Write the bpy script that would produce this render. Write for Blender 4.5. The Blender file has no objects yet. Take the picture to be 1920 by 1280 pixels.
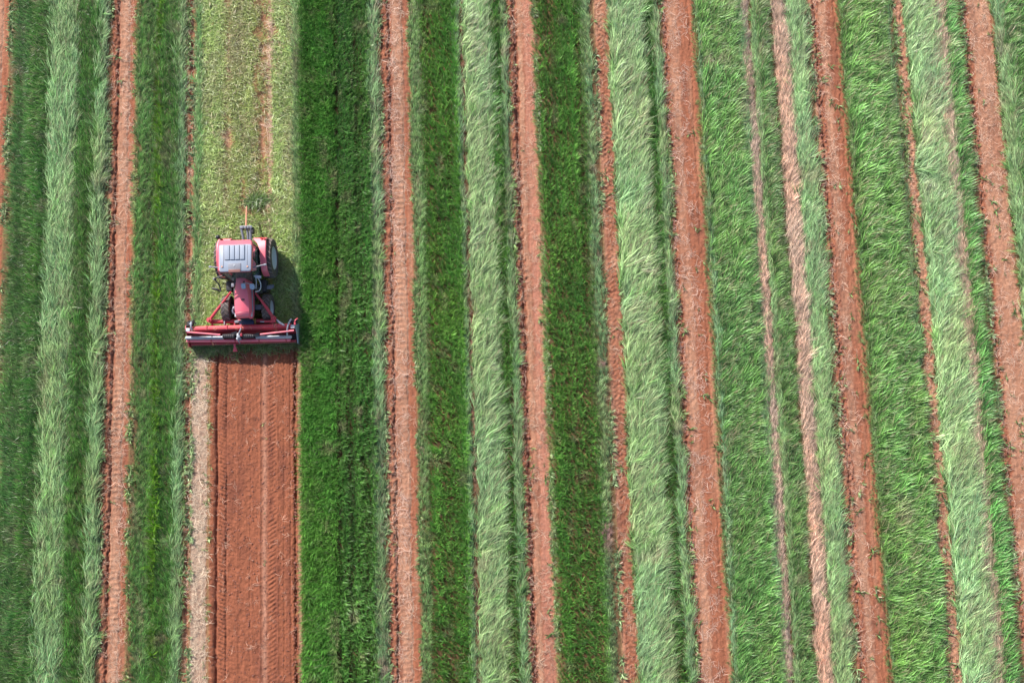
import bpy, bmesh, math, random
import numpy as np
from mathutils import Vector, Matrix

# ------------------------------------------------------------------ camera, sky, sun, exposure
CAM_H = 45.0
FPX = 1920.0
TILT = math.atan(FPX / 14286.0)
YAW = math.atan(-456 / FPX * math.sin(TILT))
S = bpy.context.scene
C = bpy.data.collections.new("field"); S.collection.children.link(C)
cd = bpy.data.cameras.new("drone_camera"); cd.sensor_width = 36; cd.lens = 36
cd.clip_start = 1; cd.clip_end = 20000
cam = bpy.data.objects.new("drone_camera", cd); C.objects.link(cam)
cam.location = (0, 0, CAM_H); cam.rotation_euler = (TILT, 0, YAW)
S.camera = cam

SHIFT = (0.80, -1.20)                       # shadow offset on the ground per metre of height
SUN_EL = math.atan(1 / math.hypot(*SHIFT))
SUN_AZ = math.atan2(-SHIFT[0], -SHIFT[1])   # compass-like, clockwise from +Y
w = bpy.data.worlds.new("World"); S.world = w; w.use_nodes = True
nt = w.node_tree; nt.nodes.clear()
sky = nt.nodes.new("ShaderNodeTexSky"); sky.sky_type = 'NISHITA'; sky.sun_disc = False
sky.sun_elevation = SUN_EL; sky.sun_rotation = SUN_AZ
sky.air_density = 1.0; sky.dust_density = 2.0
bg = nt.nodes.new("ShaderNodeBackground"); bg.inputs[1].default_value = 0.11
wo = nt.nodes.new("ShaderNodeOutputWorld")
nt.links.new(sky.outputs[0], bg.inputs[0]); nt.links.new(bg.outputs[0], wo.inputs[0])
sd = bpy.data.lights.new("sun", 'SUN'); sd.energy = 4.6; sd.angle = math.radians(0.6); sd.color = (1, 0.96, 0.905)
sun = bpy.data.objects.new("sun", sd); C.objects.link(sun); sun.location = (-20, 25, 60)
sun.rotation_euler = Vector((SHIFT[0], SHIFT[1], -1)).to_track_quat('-Z', 'Y').to_euler()
S.view_settings.view_transform = 'Standard'; S.view_settings.look = 'None'
S.view_settings.exposure = 0.78; S.view_settings.gamma = 1.0
S.view_settings.use_curve_mapping = False
S.cycles.max_bounces = 6; S.cycles.transparent_max_bounces = 8

# ------------------------------------------------------------------ helpers
rng = np.random.default_rng(7)
random.seed(7)

def W(px, py, z=0.0):
    """point at height z seen at photograph pixel (px, py)"""
    x = px - 960; y = 640 - py
    d = (x, y * math.cos(TILT) + FPX * math.sin(TILT), y * math.sin(TILT) - FPX * math.cos(TILT))
    s = (CAM_H - z) / -d[2]
    X, Y = d[0] * s, d[1] * s
    c, n = math.cos(YAW), math.sin(YAW)
    return (X * c - Y * n, X * n + Y * c)

def XG(px):
    return W(px, 640)[0]

def P3(px, py, z):
    x, y = W(px, py, z); return Vector((x, y, z))

def tag(o, label=None, cat=None, group=None, kind=None):
    if label: o['label'] = label
    if cat: o['category'] = cat
    if group: o['group'] = group
    if kind: o['kind'] = kind
    return o

def link(name, mesh, mat=None, parent=None):
    o = bpy.data.objects.new(name, mesh); C.objects.link(o)
    if mat is not None: mesh.materials.append(mat)
    if parent is not None: o.parent = parent
    return o

def npmesh(name, co, quads):
    me = bpy.data.meshes.new(name)
    me.vertices.add(len(co)); me.vertices.foreach_set("co", np.asarray(co, np.float32).ravel())
    q = np.asarray(quads, np.int32); k = q.shape[1]
    me.loops.add(q.size); me.loops.foreach_set("vertex_index", q.ravel())
    me.polygons.add(len(q)); me.polygons.foreach_set("loop_start", np.arange(0, q.size, k, dtype=np.int32))
    me.polygons.foreach_set("loop_total", np.full(len(q), k, np.int32))
    me.update(calc_edges=True)
    return me

def hsh(ix, iy, seed):
    h = (ix.astype(np.int64) * 374761393 + iy.astype(np.int64) * 668265263 + seed * 1442695041) & 0xffffffff
    h = ((h ^ (h >> 13)) * 1274126177) & 0xffffffff
    h = (h ^ (h >> 16)) & 0xffffffff
    return h / 4294967295.0

def vn(x, y, sx, sy=None, seed=0):
    """smooth value noise, -1..1"""
    sy = sy or sx
    u = np.asarray(x, float) / sx; v = np.asarray(y, float) / sy
    u, v = np.broadcast_arrays(u, v)
    i = np.floor(u); j = np.floor(v); f = u - i; g = v - j
    f = f * f * (3 - 2 * f); g = g * g * (3 - 2 * g)
    a = hsh(i, j, seed); b = hsh(i + 1, j, seed); c = hsh(i, j + 1, seed); d = hsh(i + 1, j + 1, seed)
    return ((a * (1 - f) + b * f) * (1 - g) + (c * (1 - f) + d * f) * g) * 2 - 1

# ------------------------------------------------------------------ materials
def newmat(name):
    m = bpy.data.materials.new(name); m.use_nodes = True
    return m, m.node_tree, m.node_tree.nodes["Principled BSDF"]

def paint(name, col, rough=0.4, metal=0.0, grime=0.25, grime_col=(0.22, 0.12, 0.08), coat=0.0, gs=3.0, spec=0.5):
    m, t, b = newmat(name)
    tc = t.nodes.new("ShaderNodeTexCoord")
    n = t.nodes.new("ShaderNodeTexNoise"); n.inputs["Scale"].default_value = gs; n.inputs["Detail"].default_value = 8; n.inputs["Roughness"].default_value = 0.7
    t.links.new(tc.outputs["Object"], n.inputs["Vector"])
    r = t.nodes.new("ShaderNodeValToRGB"); r.color_ramp.elements[0].position = 0.45; r.color_ramp.elements[1].position = 0.75
    r.color_ramp.elements[1].color = (grime,) * 3 + (1,)
    t.links.new(n.outputs[0], r.inputs[0])
    mx = t.nodes.new("ShaderNodeMix"); mx.data_type = 'RGBA'
    mx.inputs[6].default_value = (*col, 1); mx.inputs[7].default_value = (*grime_col, 1)
    t.links.new(r.outputs[0], mx.inputs[0]); t.links.new(mx.outputs[2], b.inputs["Base Color"])
    mr = t.nodes.new("ShaderNodeMapRange"); mr.inputs[3].default_value = max(rough - 0.08, 0.05); mr.inputs[4].default_value = min(rough + 0.25, 1)
    t.links.new(n.outputs[0], mr.inputs[0]); t.links.new(mr.outputs[0], b.inputs["Roughness"])
    b.inputs["Metallic"].default_value = metal; b.inputs["Coat Weight"].default_value = coat
    b.inputs["Specular IOR Level"].default_value = spec
    return m

M = {}
M['red'] = paint('red_paint', (0.56, 0.045, 0.075), 0.36, coat=0.4, grime=0.35, grime_col=(0.5, 0.22, 0.18), spec=0.6)
M['red_dusty'] = paint('dusty_red_paint', (0.46, 0.035, 0.055), 0.45, grime=0.5, grime_col=(0.30, 0.11, 0.09), gs=5)
M['red_sheen'] = paint('sheen_red_paint', (0.78, 0.14, 0.19), 0.34, coat=0.5, grime=0.4, grime_col=(0.55, 0.24, 0.22), spec=0.6, gs=2.5)  # red with sun and sky gloss put into the base colour as pale pink
M['grey'] = paint('roof_grey_plastic', (0.27, 0.31, 0.385), 0.5, grime=0.3, grime_col=(0.40, 0.38, 0.38))
M['grey_d'] = paint('dark_grey_plastic', (0.17, 0.18, 0.22), 0.45, grime=0.2)
M['steel'] = paint('worn_steel', (0.36, 0.40, 0.44), 0.4, metal=0.35, grime=0.5, grime_col=(0.40, 0.26, 0.20), gs=6)
M['black'] = paint('black_plastic', (0.02, 0.02, 0.024), 0.45, grime=0.3, grime_col=(0.10, 0.07, 0.05))
M['iron'] = paint('engine_iron', (0.025, 0.025, 0.03), 0.6, grime=0.5, grime_col=(0.08, 0.05, 0.035), gs=8)
M['rubber'] = paint('dusty_rubber', (0.06, 0.052, 0.05), 0.8, grime=0.8, grime_col=(0.20, 0.12, 0.085), gs=4)
M['lug'] = paint('lug_rubber', (0.16, 0.135, 0.13), 0.6, grime=0.8, grime_col=(0.24, 0.15, 0.11), gs=6)
M['rim'] = paint('rim_silver', (0.40, 0.43, 0.45), 0.55, metal=0.0, grime=0.4, grime_col=(0.36, 0.26, 0.2), gs=5)
M['rust'] = paint('rusty_rod', (0.40, 0.17, 0.10), 0.6, grime=0.6, grime_col=(0.48, 0.28, 0.18), gs=9)
M['brass'] = paint('yellow_fitting', (0.5, 0.30, 0.08), 0.4, metal=0.4)
M['lamp_red'] = paint('lamp_red', (0.35, 0.01, 0.015), 0.2, grime=0.1)
M['lamp_orange'] = paint('lamp_orange', (0.62, 0.30, 0.20), 0.3, grime=0.1)
M['seat'] = paint('seat_fabric', (0.10, 0.16, 0.13), 0.9)
M['white'] = paint('pale_decal', (0.5, 0.5, 0.54), 0.5, grime=0.2)
gm, gt, gb = newmat('tinted_glass')
gb.inputs["Base Color"].default_value = (0.16, 0.26, 0.23, 1); gb.inputs["Roughness"].default_value = 0.06
gb.inputs["Transmission Weight"].default_value = 0.7; gb.inputs["IOR"].default_value = 1.3
M['glass'] = gm
mm, mt, mb = newmat('mirror_glass')
mb.inputs["Base Color"].default_value = (0.55, 0.60, 0.66, 1); mb.inputs["Metallic"].default_value = 0.9; mb.inputs["Roughness"].default_value = 0.15
M['mirror'] = mm

def soil_material(name):
    m, t, b = newmat(name)
    at = t.nodes.new("ShaderNodeAttribute"); at.attribute_name = "tint"
    tc = t.nodes.new("ShaderNodeTexCoord")
    n1 = t.nodes.new("ShaderNodeTexNoise"); n1.inputs["Scale"].default_value = 9; n1.inputs["Detail"].default_value = 8; n1.inputs["Roughness"].default_value = 0.75
    t.links.new(tc.outputs["Object"], n1.inputs["Vector"])
    mp = t.nodes.new("ShaderNodeMapping"); mp.inputs["Scale"].default_value = (5, 0.5, 1)
    t.links.new(tc.outputs["Object"], mp.inputs["Vector"])
    n2 = t.nodes.new("ShaderNodeTexNoise"); n2.inputs["Scale"].default_value = 2; n2.inputs["Detail"].default_value = 5
    t.links.new(mp.outputs[0], n2.inputs["Vector"])
    mr = t.nodes.new("ShaderNodeMapRange"); mr.inputs[1].default_value = 0.3; mr.inputs[2].default_value = 0.7; mr.inputs[3].default_value = 0.68; mr.inputs[4].default_value = 1.3
    t.links.new(n1.outputs[0], mr.inputs[0])
    mr2 = t.nodes.new("ShaderNodeMapRange"); mr2.inputs[1].default_value = 0.3; mr2.inputs[2].default_value = 0.7; mr2.inputs[3].default_value = 0.88; mr2.inputs[4].default_value = 1.12
    t.links.new(n2.outputs[0], mr2.inputs[0])
    mu = t.nodes.new("ShaderNodeMath"); mu.operation = 'MULTIPLY'
    t.links.new(mr.outputs[0], mu.inputs[0]); t.links.new(mr2.outputs[0], mu.inputs[1])
    vm = t.nodes.new("ShaderNodeVectorMath"); vm.operation = 'SCALE'
    t.links.new(at.outputs["Color"], vm.inputs[0]); t.links.new(mu.outputs[0], vm.inputs["Scale"])
    t.links.new(vm.outputs[0], b.inputs["Base Color"])
    n3 = t.nodes.new("ShaderNodeTexNoise"); n3.inputs["Scale"].default_value = 22; n3.inputs["Detail"].default_value = 6; n3.inputs["Roughness"].default_value = 0.7
    t.links.new(tc.outputs["Object"], n3.inputs["Vector"])
    bp = t.nodes.new("ShaderNodeBump"); bp.inputs["Strength"].default_value = 0.8; bp.inputs["Distance"].default_value = 0.05
    t.links.new(n3.outputs[0], bp.inputs["Height"]); t.links.new(bp.outputs[0], b.inputs["Normal"])
    b.inputs["Roughness"].default_value = 0.95; b.inputs["Specular IOR Level"].default_value = 0.15
    return m
M['soil'] = soil_material('red_soil')

def blade_material(name, rough=0.42, trans=0.2, dry=(0.42, 0.31, 0.20), spec=0.5):
    m, t, b = newmat(name)
    at = t.nodes.new("ShaderNodeAttribute"); at.attribute_type = 'INSTANCER'; at.attribute_name = "tint"
    bl = t.nodes.new("ShaderNodeAttribute"); bl.attribute_name = "blade"
    sp = t.nodes.new("ShaderNodeSeparateColor"); t.links.new(bl.outputs["Color"], sp.inputs[0])
    vm = t.nodes.new("ShaderNodeVectorMath"); vm.operation = 'SCALE'
    t.links.new(at.outputs["Color"], vm.inputs[0]); t.links.new(sp.outputs[0], vm.inputs["Scale"])
    mx = t.nodes.new("ShaderNodeMix"); mx.data_type = 'RGBA'; mx.inputs[7].default_value = (*dry, 1)
    t.links.new(sp.outputs[1], mx.inputs[0]); t.links.new(vm.outputs[0], mx.inputs[6])
    t.links.new(mx.outputs[2], b.inputs["Base Color"])
    b.inputs["Roughness"].default_value = rough; b.inputs["Specular IOR Level"].default_value = spec
    tr = t.nodes.new("ShaderNodeBsdfTranslucent"); t.links.new(mx.outputs[2], tr.inputs["Color"])
    ms = t.nodes.new("ShaderNodeMixShader"); ms.inputs[0].default_value = trans
    t.links.new(b.outputs[0], ms.inputs[1]); t.links.new(tr.outputs[0], ms.inputs[2])
    t.links.new(ms.outputs[0], t.nodes["Material Output"].inputs[0])
    return m
M['blade'] = blade_material('grass_blade')
M['straw'] = blade_material('straw', 0.7, 0.1)

# ------------------------------------------------------------------ the strips: photograph x at the middle row (y = 640)
# soil strips: x0, x1, kind
SOIL = [(-60, 0, 'edge'), (196, 247, 'ladder'), (347, 361, 'thin'), (720, 781, 'ladder2'), (970, 1024, 'rough'),
        (1139, 1170, 'tread'), (1272, 1340, 'wide'), (1560, 1625, 'wide2'), (1728, 1752, 'chaffy'), (1860, 1922, 'wide3'),
        (2050, 2110, 'wide3')]
WORK = (361, 564)           # strip being worked: mown above the machine, tilled below
Y0, Y1 = -13.0, 27.0
YSPLIT = W(450, 648)[1]

RED = np.array((0.268, 0.101, 0.058)); ORANGE = np.array((0.285, 0.104, 0.058)); CHAFF = np.array((0.40, 0.207, 0.130))
DARK = np.array((0.13, 0.055, 0.04)); PALE = np.array((0.37, 0.27, 0.195)); UNDER = np.array((0.15, 0.085, 0.045)); LITTER = np.array((0.26, 0.25, 0.10))

def g(u, c, s):
    return np.exp(-((u - c) / s) ** 2)

def bump01(u, a, b, e=0.04):
    return np.clip((u - a) / e, 0, 1) * np.clip((b - u) / e, 0, 1)

def edgefade(u, wd):
    return np.clip(u / 0.06, 0, 1) * np.clip((wd - u) / 0.06, 0, 1)

def soil_height_tint(kind, X, Y, u, wd):
    q = u / wd
    wob = vn(X * 0 + 3.1, Y, 1.0, 2.2, 5) * 0.03
    uu = u + wob; qq = uu / wd
    clod = vn(X, Y, .09, .09, 11) * .018 + vn(X, Y, .21, .25, 12) * .018
    ridge = vn(X, Y, .05, 1.4, 13) * .006
    h = clod * 0.6 + ridge
    t = np.broadcast_to(RED, X.shape + (3,)).copy()
    def mixc(col, wgt):
        nonlocal t
        wgt = np.clip(wgt, 0, 1)[..., None]; t = t * (1 - wgt) + col * wgt
    patch = vn(X, Y, .35, 1.6, 21) * .5 + .5
    qq = qq + vn(X, Y, .12, .3, 22) * .045 + vn(X, Y, .05, .09, 23) * .03
    if kind in ('ladder', 'ladder2', 'edge'):
        rough = bump01(qq, .02, .30, .06)
        h += rough * (vn(X, Y, .07, .11, 31) * .05 + .02)
        h -= g(qq, .30, .035) * .10
        h -= g(qq, .08, .05) * .06
        strip = bump01(qq, .36, .72, .05)
        mixc(CHAFF, strip * (.55 + .5 * patch))
        mixc(ORANGE, bump01(qq, .74, 1.02, .04))
        mixc(DARK, g(qq, .30, .03) * .4)
        ph = (Y / .245 + (qq - .54) ** 2 * 6)
        h += strip * np.clip(np.sin(ph * 2 * np.pi), -.3, 1) * .022 * np.clip(.5 + .7 * vn(X, Y, .6, 1.8, 84), .0, 1)
        h -= g(qq, .74, .03) * .03
        mixc(PALE, g(qq, .72, .02) * .6)
    elif kind == 'thin':
        h -= g(qq, .55, .2) * .07; h += vn(X, Y, .07, .1, 33) * .03
        mixc(CHAFF, patch * .5)
    elif kind == 'rough':
        h -= g(qq, .27, .07) * .13; h += bump01(qq, .0, .42, .05) * vn(X, Y, .08, .13, 35) * .05
        mixc(DARK, g(qq, .27, .05) * .4)
        mixc(CHAFF, bump01(qq, .34, .56, .05) * (.4 + .6 * patch))
        mixc(np.array((.38, .16, .105)), bump01(qq, .55, 1.0, .06))
    elif kind == 'tread':
        a = np.abs(qq - .5)
        ph = Y / .22 + (qq > .5) * .5 + a * 1.6
        h += bump01(qq, .25, .95, .08) * np.clip(np.sin(ph * 2 * np.pi), -.6, 1) * .032 * np.clip(.55 + .6 * vn(X, Y, .6, 1.8, 85), .05, 1)
        h += vn(X, Y, .08, .1, 37) * .02
        mixc(CHAFF, bump01(qq, .05, .30, .05) * patch * .7); mixc(CHAFF, patch ** 3 * .6)
    elif kind in ('wide', 'wide2', 'wide3'):
        if kind == 'wide':
            lo, hi = .16, .48; rg = .10
        elif kind == 'wide2':
            lo, hi = .30, .58; rg = .20
        else:
            lo, hi = .22, .95; rg = .14
        h += bump01(qq, .0, lo, .04) * (vn(X, Y, .09, .12, 39) * .055 + .01)
        h -= g(qq, rg, .04) * .09
        h -= g(qq, .01, .04) * .05
        mixc(CHAFF, bump01(qq, lo, hi, .06) * (.35 + .65 * patch))
        if kind != 'wide3':
            mixc(ORANGE, bump01(qq, hi, .92, .06))
            h -= g(qq, .80, .03) * .03
        else:
            h -= g(qq, .20, .02) * .05
        h += bump01(qq, lo, hi, .06) * vn(X, Y, .12, .16, 41) * .012
    elif kind == 'chaffy':
        h += vn(X, Y, .09, .12, 43) * .04
        mixc(CHAFF, .4 + .5 * patch)
    mixc(DARK, np.clip(vn(X, Y, .5, 2.2, 81) * .6 - .1 + vn(X, Y, .12, .2, 82) * .25, 0, .5) * .8)
    mixc(CHAFF, np.clip(vn(X, Y, .25, 3.5, 83) * .7 - .15, 0, .5))
    mixc(np.array((.17, .15, .06)), np.clip((.10 - np.minimum(u, wd - u)) / .10, 0, 1) * .6)
    h *= edgefade(u, wd)
    return h, t

def work_height_tint(X, Y, u, wd, tilled):
    """the strip being worked; u in metres from its left edge, q in photograph pixels"""
    p = u / wd * (WORK[1] - WORK[0]) + WORK[0]        # photograph x at the middle row
    p = p + vn(X * 0 + 1.7, Y, 1, 3.0, 52) * 1.2
    t = np.broadcast_to(np.array((0.252, 0.086, 0.046)), X.shape + (3,)).copy()
    def mixc(col, wgt):
        nonlocal t
        wgt = np.clip(wgt, 0, 1)[..., None]; t = t * (1 - wgt) + np.asarray(col) * wgt
    patch = vn(X, Y, .3, .9, 53) * .5 + .5
    if tilled:
        h = vn(X, Y, .06, .06, 54) * .014 + vn(X, Y, .14, .17, 55) * .014
        h += g(p, 446, 1.2) * .02 - g(p, 470, 1.0) * .02 + g(p, 488, 1.5) * .03 - g(p, 532, .9) * .025 + g(p, 520, 1.2) * .02 + vn(X, Y, .04, 1.5, 56) * .004
        h -= g(p + vn(X * 0, Y, 1, 1.1, 74) * .8, 408, 2.2) * .16 * (.75 + .25 * vn(X, Y, .1, .3, 75))
        h -= g(p, 426, 1.2) * .10 * (.6 + .4 * vn(X * 0, Y, 1, .8, 73))
        def tread(a, b, per, amp, slope, seed):
            ph = Y / per + (p - a) / (b - a) * slope + vn(X, Y, .3, .5, seed) * .08
            return bump01(p, a, b, 1.5) * np.clip(np.sin(ph * 2 * np.pi), -.5, 1) * amp * np.clip(.75 + .5 * vn(X, Y, .5, 2.2, seed + 100), .1, 1)
        h += tread(412, 425, .17, .034, 1.0, 57)
        h += tread(397, 405, .21, .014, .8, 58)
        h += tread(503, 518, .19, .028, -1.1, 59)
        h += tread(428, 445, .17, .009, 1.2, 60)
        h += tread(545, 551, .20, .02, -.9, 61)
        h -= g(p, 544, .8) * .05
        h -= g(p, 553, 2.0) * .20 * (0.6 + .4 * vn(X, Y, .2, .25, 62))
        h += bump01(p, 548, 560, 2) * vn(X, Y, .08, .1, 63) * .03
        mixc(np.array((.15, .052, .034)), np.clip(vn(X, Y, .25, 5, 71) * .5 + vn(X, Y, .5, .7, 72) * .4, 0, .6))
        mixc(np.array((.19, .065, .04)), (g(p, 408, 1.6) + g(p, 426, 1) + g(p, 553, 1.5)) * .5)
        mixc((.36, .175, .115), g(p, 496, 4.5) * (.6 + .4 * patch))
        mixc((.33, .19, .12), bump01(p, 557, 566, 2) * .9)
        mixc(PALE * 1.02, bump01(p, 360, 391, 3) * (.6 + .4 * patch))
        mixc((.2, .17, .08), g(p, 393, 3) * .5)
        h += bump01(p, 356, 392, 3) * vn(X, Y, .07, .07, 64) * .012
        h += bump01(p, 392, 404, 3) * .03
    else:
        h = vn(X, Y, .1, .14, 65) * .03 + vn(X, Y, .3, .9, 66) * .02
        mixc((.26, .20, .09), .45 + .3 * patch)
        mixc((.42, .26, .18), g(p, 508, 4) * .9); mixc((.34, .19, .12), g(p, 424, 6) * .8)
        mixc((.29, .135, .08), g(p, 491, 5) * .85)
        h -= g(p, 425, 6) * .07; h -= g(p, 490, 5) * .07
        h += g(p, 508, 3) * .015 * np.sin(Y / .2 * 2 * np.pi)
    h *= edgefade(u, wd)
    return h, t

def grid_piece(name, xs, ys, hfun, mat, parent=None):
    X, Y = np.meshgrid(xs, ys)
    h, t = hfun(X, Y)
    co = np.stack([X, Y, h], -1).reshape(-1, 3)
    nx, ny = len(xs), len(ys)
    a = (np.arange(ny - 1)[:, None] * nx + np.arange(nx - 1)[None, :]).ravel()
    q = np.stack([a, a + 1, a + nx + 1, a + nx], 1)
    me = npmesh(name, co, q)
    at = me.attributes.new("tint", 'FLOAT_COLOR', 'POINT')
    at.data.foreach_set("color", np.concatenate([t.reshape(-1, 3), np.ones((nx * ny, 1))], 1).astype(np.float32).ravel())
    me.polygons.foreach_set("use_smooth", np.ones(len(q), bool))
    return link(name, me, mat, parent)

# --- the wide ground sheet: everything between and beyond the soil strips, reaching the horizon
ys_f = np.arange(Y0, Y1, 0.046)
ys_c = np.arange(Y0, Y1 + .3, 0.24)
ys_c[-1] = Y1
soilX = [(XG(a), XG(b)) for a, b, k in SOIL]
workX = (XG(WORK[0]), XG(WORK[1]))
taken = sorted(soilX + [workX])
gaps = []
prev = XG(-420)
for a, b in taken:
    if a > prev + 1e-3: gaps.append((prev, a))
    prev = max(prev, b)
gaps.append((prev, XG(2420)))
cos, qs, off = [], [], 0
def add_grid(xs, ys, z=0.0):
    global off
    X, Y = np.meshgrid(xs, ys); nx, ny = len(xs), len(ys)
    cos.append(np.stack([X, Y, np.full_like(X, z) + (vn(X, Y, .5, .5, 70) * .02 if len(ys) > 20 and len(xs) > 2 and xs[-1] - xs[0] < 60 else 0) * 0], -1).reshape(-1, 3))
    a = (np.arange(ny - 1)[:, None] * nx + np.arange(nx - 1)[None, :]).ravel() + off
    qs.append(np.stack([a, a + 1, a + nx + 1, a + nx], 1)); off += nx * ny
for a, b in gaps:
    add_grid(np.linspace(a, b, max(2, int((b - a) / .3))), ys_c)
xl, xr = XG(-420), XG(2420)
FAR = 6000.0
add_grid(np.array([-FAR, xl]), np.array([-FAR, Y0, Y1, FAR])); add_grid(np.array([xr, FAR]), np.array([-FAR, Y0, Y1, FAR]))
add_grid(np.array([xl, xr]), np.array([-FAR, Y0])); add_grid(np.array([xl, xr]), np.array([Y1, FAR]))
gm_ = npmesh("ground", np.concatenate(cos), np.concatenate(qs))
# its own material: near the strips bare brown earth, outside them the same striping goes on
fm, ft, fb = newmat('field_ground')
tc = ft.nodes.new("ShaderNodeTexCoord"); sx = ft.nodes.new("ShaderNodeSeparateXYZ"); ft.links.new(tc.outputs["Object"], sx.inputs[0])
n1 = ft.nodes.new("ShaderNodeTexNoise"); n1.inputs["Scale"].default_value = 6; n1.inputs["Detail"].default_value = 8
ft.links.new(tc.outputs["Object"], n1.inputs["Vector"])
wv = ft.nodes.new("ShaderNodeMath"); wv.operation = 'SINE'; sc_ = ft.nodes.new("ShaderNodeMath"); sc_.operation = 'MULTIPLY'; sc_.inputs[1].default_value = 1.15
ft.links.new(sx.outputs[0], sc_.inputs[0]); ft.links.new(sc_.outputs[0], wv.inputs[0])
rp = ft.nodes.new("ShaderNodeValToRGB")
rp.color_ramp.elements[0].position = 0.0; rp.color_ramp.elements[0].color = (.05, .12, .03, 1)
rp.color_ramp.elements[1].position = 0.95; rp.color_ramp.elements[1].color = (.36, .14, .09, 1)
e = rp.color_ramp.elements.new(0.45); e.color = (.15, .24, .11, 1)
e = rp.color_ramp.elements.new(0.8); e.color = (.20, .22, .10, 1)
m0 = ft.nodes.new("ShaderNodeMapRange"); m0.inputs[1].default_value = -1; m0.inputs[2].default_value = 1
ft.links.new(wv.outputs[0], m0.inputs[0]); ft.links.new(m0.outputs[0], rp.inputs[0])
ge = []
for ax, lim in ((0, 26.5), ):
    ab = ft.nodes.new("ShaderNodeMath"); ab.operation = 'ABSOLUTE'; ft.links.new(sx.outputs[0], ab.inputs[0])
    gt_ = ft.nodes.new("ShaderNodeMath"); gt_.operation = 'GREATER_THAN'; gt_.inputs[1].default_value = 31.0
    ft.links.new(ab.outputs[0], gt_.inputs[0])
sb = ft.nodes.new("ShaderNodeMath"); sb.operation = 'SUBTRACT'; sb.inputs[1].default_value = 7.0; ft.links.new(sx.outputs[1], sb.inputs[0])
ab2 = ft.nodes.new("ShaderNodeMath"); ab2.operation = 'ABSOLUTE'; ft.links.new(sb.outputs[0], ab2.inputs[0])
gt2 = ft.nodes.new("ShaderNodeMath"); gt2.operation = 'GREATER_THAN'; gt2.inputs[1].default_value = 20.0; ft.links.new(ab2.outputs[0], gt2.inputs[0])
mxm = ft.nodes.new("ShaderNodeMath"); mxm.operation = 'MAXIMUM'; ft.links.new(gt_.outputs[0], mxm.inputs[0]); ft.links.new(gt2.outputs[0], mxm.inputs[1])
mx = ft.nodes.new("ShaderNodeMix"); mx.data_type = 'RGBA'; mx.inputs[6].default_value = (*UNDER, 1)
ft.links.new(mxm.outputs[0], mx.inputs[0]); ft.links.new(rp.outputs[0], mx.inputs[7])
mr = ft.nodes.new("ShaderNodeMapRange"); mr.inputs[1].default_value = .3; mr.inputs[2].default_value = .7; mr.inputs[3].default_value = .6; mr.inputs[4].default_value = 1.3
ft.links.new(n1.outputs[0], mr.inputs[0])
vs = ft.nodes.new("ShaderNodeVectorMath"); vs.operation = 'SCALE'; ft.links.new(mx.outputs[2], vs.inputs[0]); ft.links.new(mr.outputs[0], vs.inputs["Scale"])
ft.links.new(vs.outputs[0], fb.inputs["Base Color"]); fb.inputs["Roughness"].default_value = 1.0; fb.inputs["Specular IOR Level"].default_value = .1
tag(link("ground", gm_, fm), kind='structure')

SOIL_LABEL = {
    -60: "red soil strip cut off by the top left corner of the field",
    196: "red dirt track with ladder-like straw marks, leftmost full one, left of the machine",
    347: "thin rough red furrow along the left edge of the strip being worked",
    720: "red dirt track just right of the darkest green strip",
    970: "red dirt track with one dark furrow, second right of the machine",
    1139: "narrow red track printed with tyre tread bars",
    1272: "wide red dirt track right of the narrow tread-printed one",
    1560: "wide red dirt track with an orange right half and rough left ridge",
    1728: "narrow chaff-strewn red track near the right edge",
    1860: "rightmost red dirt track with weeds, one thin dark furrow on its left",
    2050: "red dirt track beyond the right edge of the field view",
}
for (a, b, k), (xa, xb) in zip(SOIL, soilX):
    if a > 1920: n = 20
    else: n = max(8, int((xb - xa) / .034))
    xs = np.linspace(xa, xb, n + 1)
    o = grid_piece("dirt_track", xs, ys_f if a < 1920 else ys_c, lambda X, Y, k=k, xa=xa, xb=xb: soil_height_tint(k, X, Y, X - xa, xb - xa), M['soil'])
    tag(o, SOIL_LABEL[a], kind='structure')
xs = np.linspace(workX[0], workX[1], 141)
ys_t = np.append(np.arange(Y0, YSPLIT, .042), YSPLIT)
o = grid_piece("tilled_soil", xs, ys_t, lambda X, Y: work_height_tint(X, Y, X - workX[0], workX[1] - workX[0], True), M['soil'])
tag(o, "freshly tilled brick-red soil with wheel ruts in front of the machine", kind='structure')
xs = np.linspace(workX[0], workX[1], 71)
ys_m = np.append(np.arange(YSPLIT, Y1, .07), Y1)
o = grid_piece("mown_ground", xs, ys_m, lambda X, Y: work_height_tint(X, Y, X - workX[0], workX[1] - workX[0], False), M['soil'])
tag(o, "brown earth showing between the mown stubble behind the machine", kind='structure')

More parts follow.
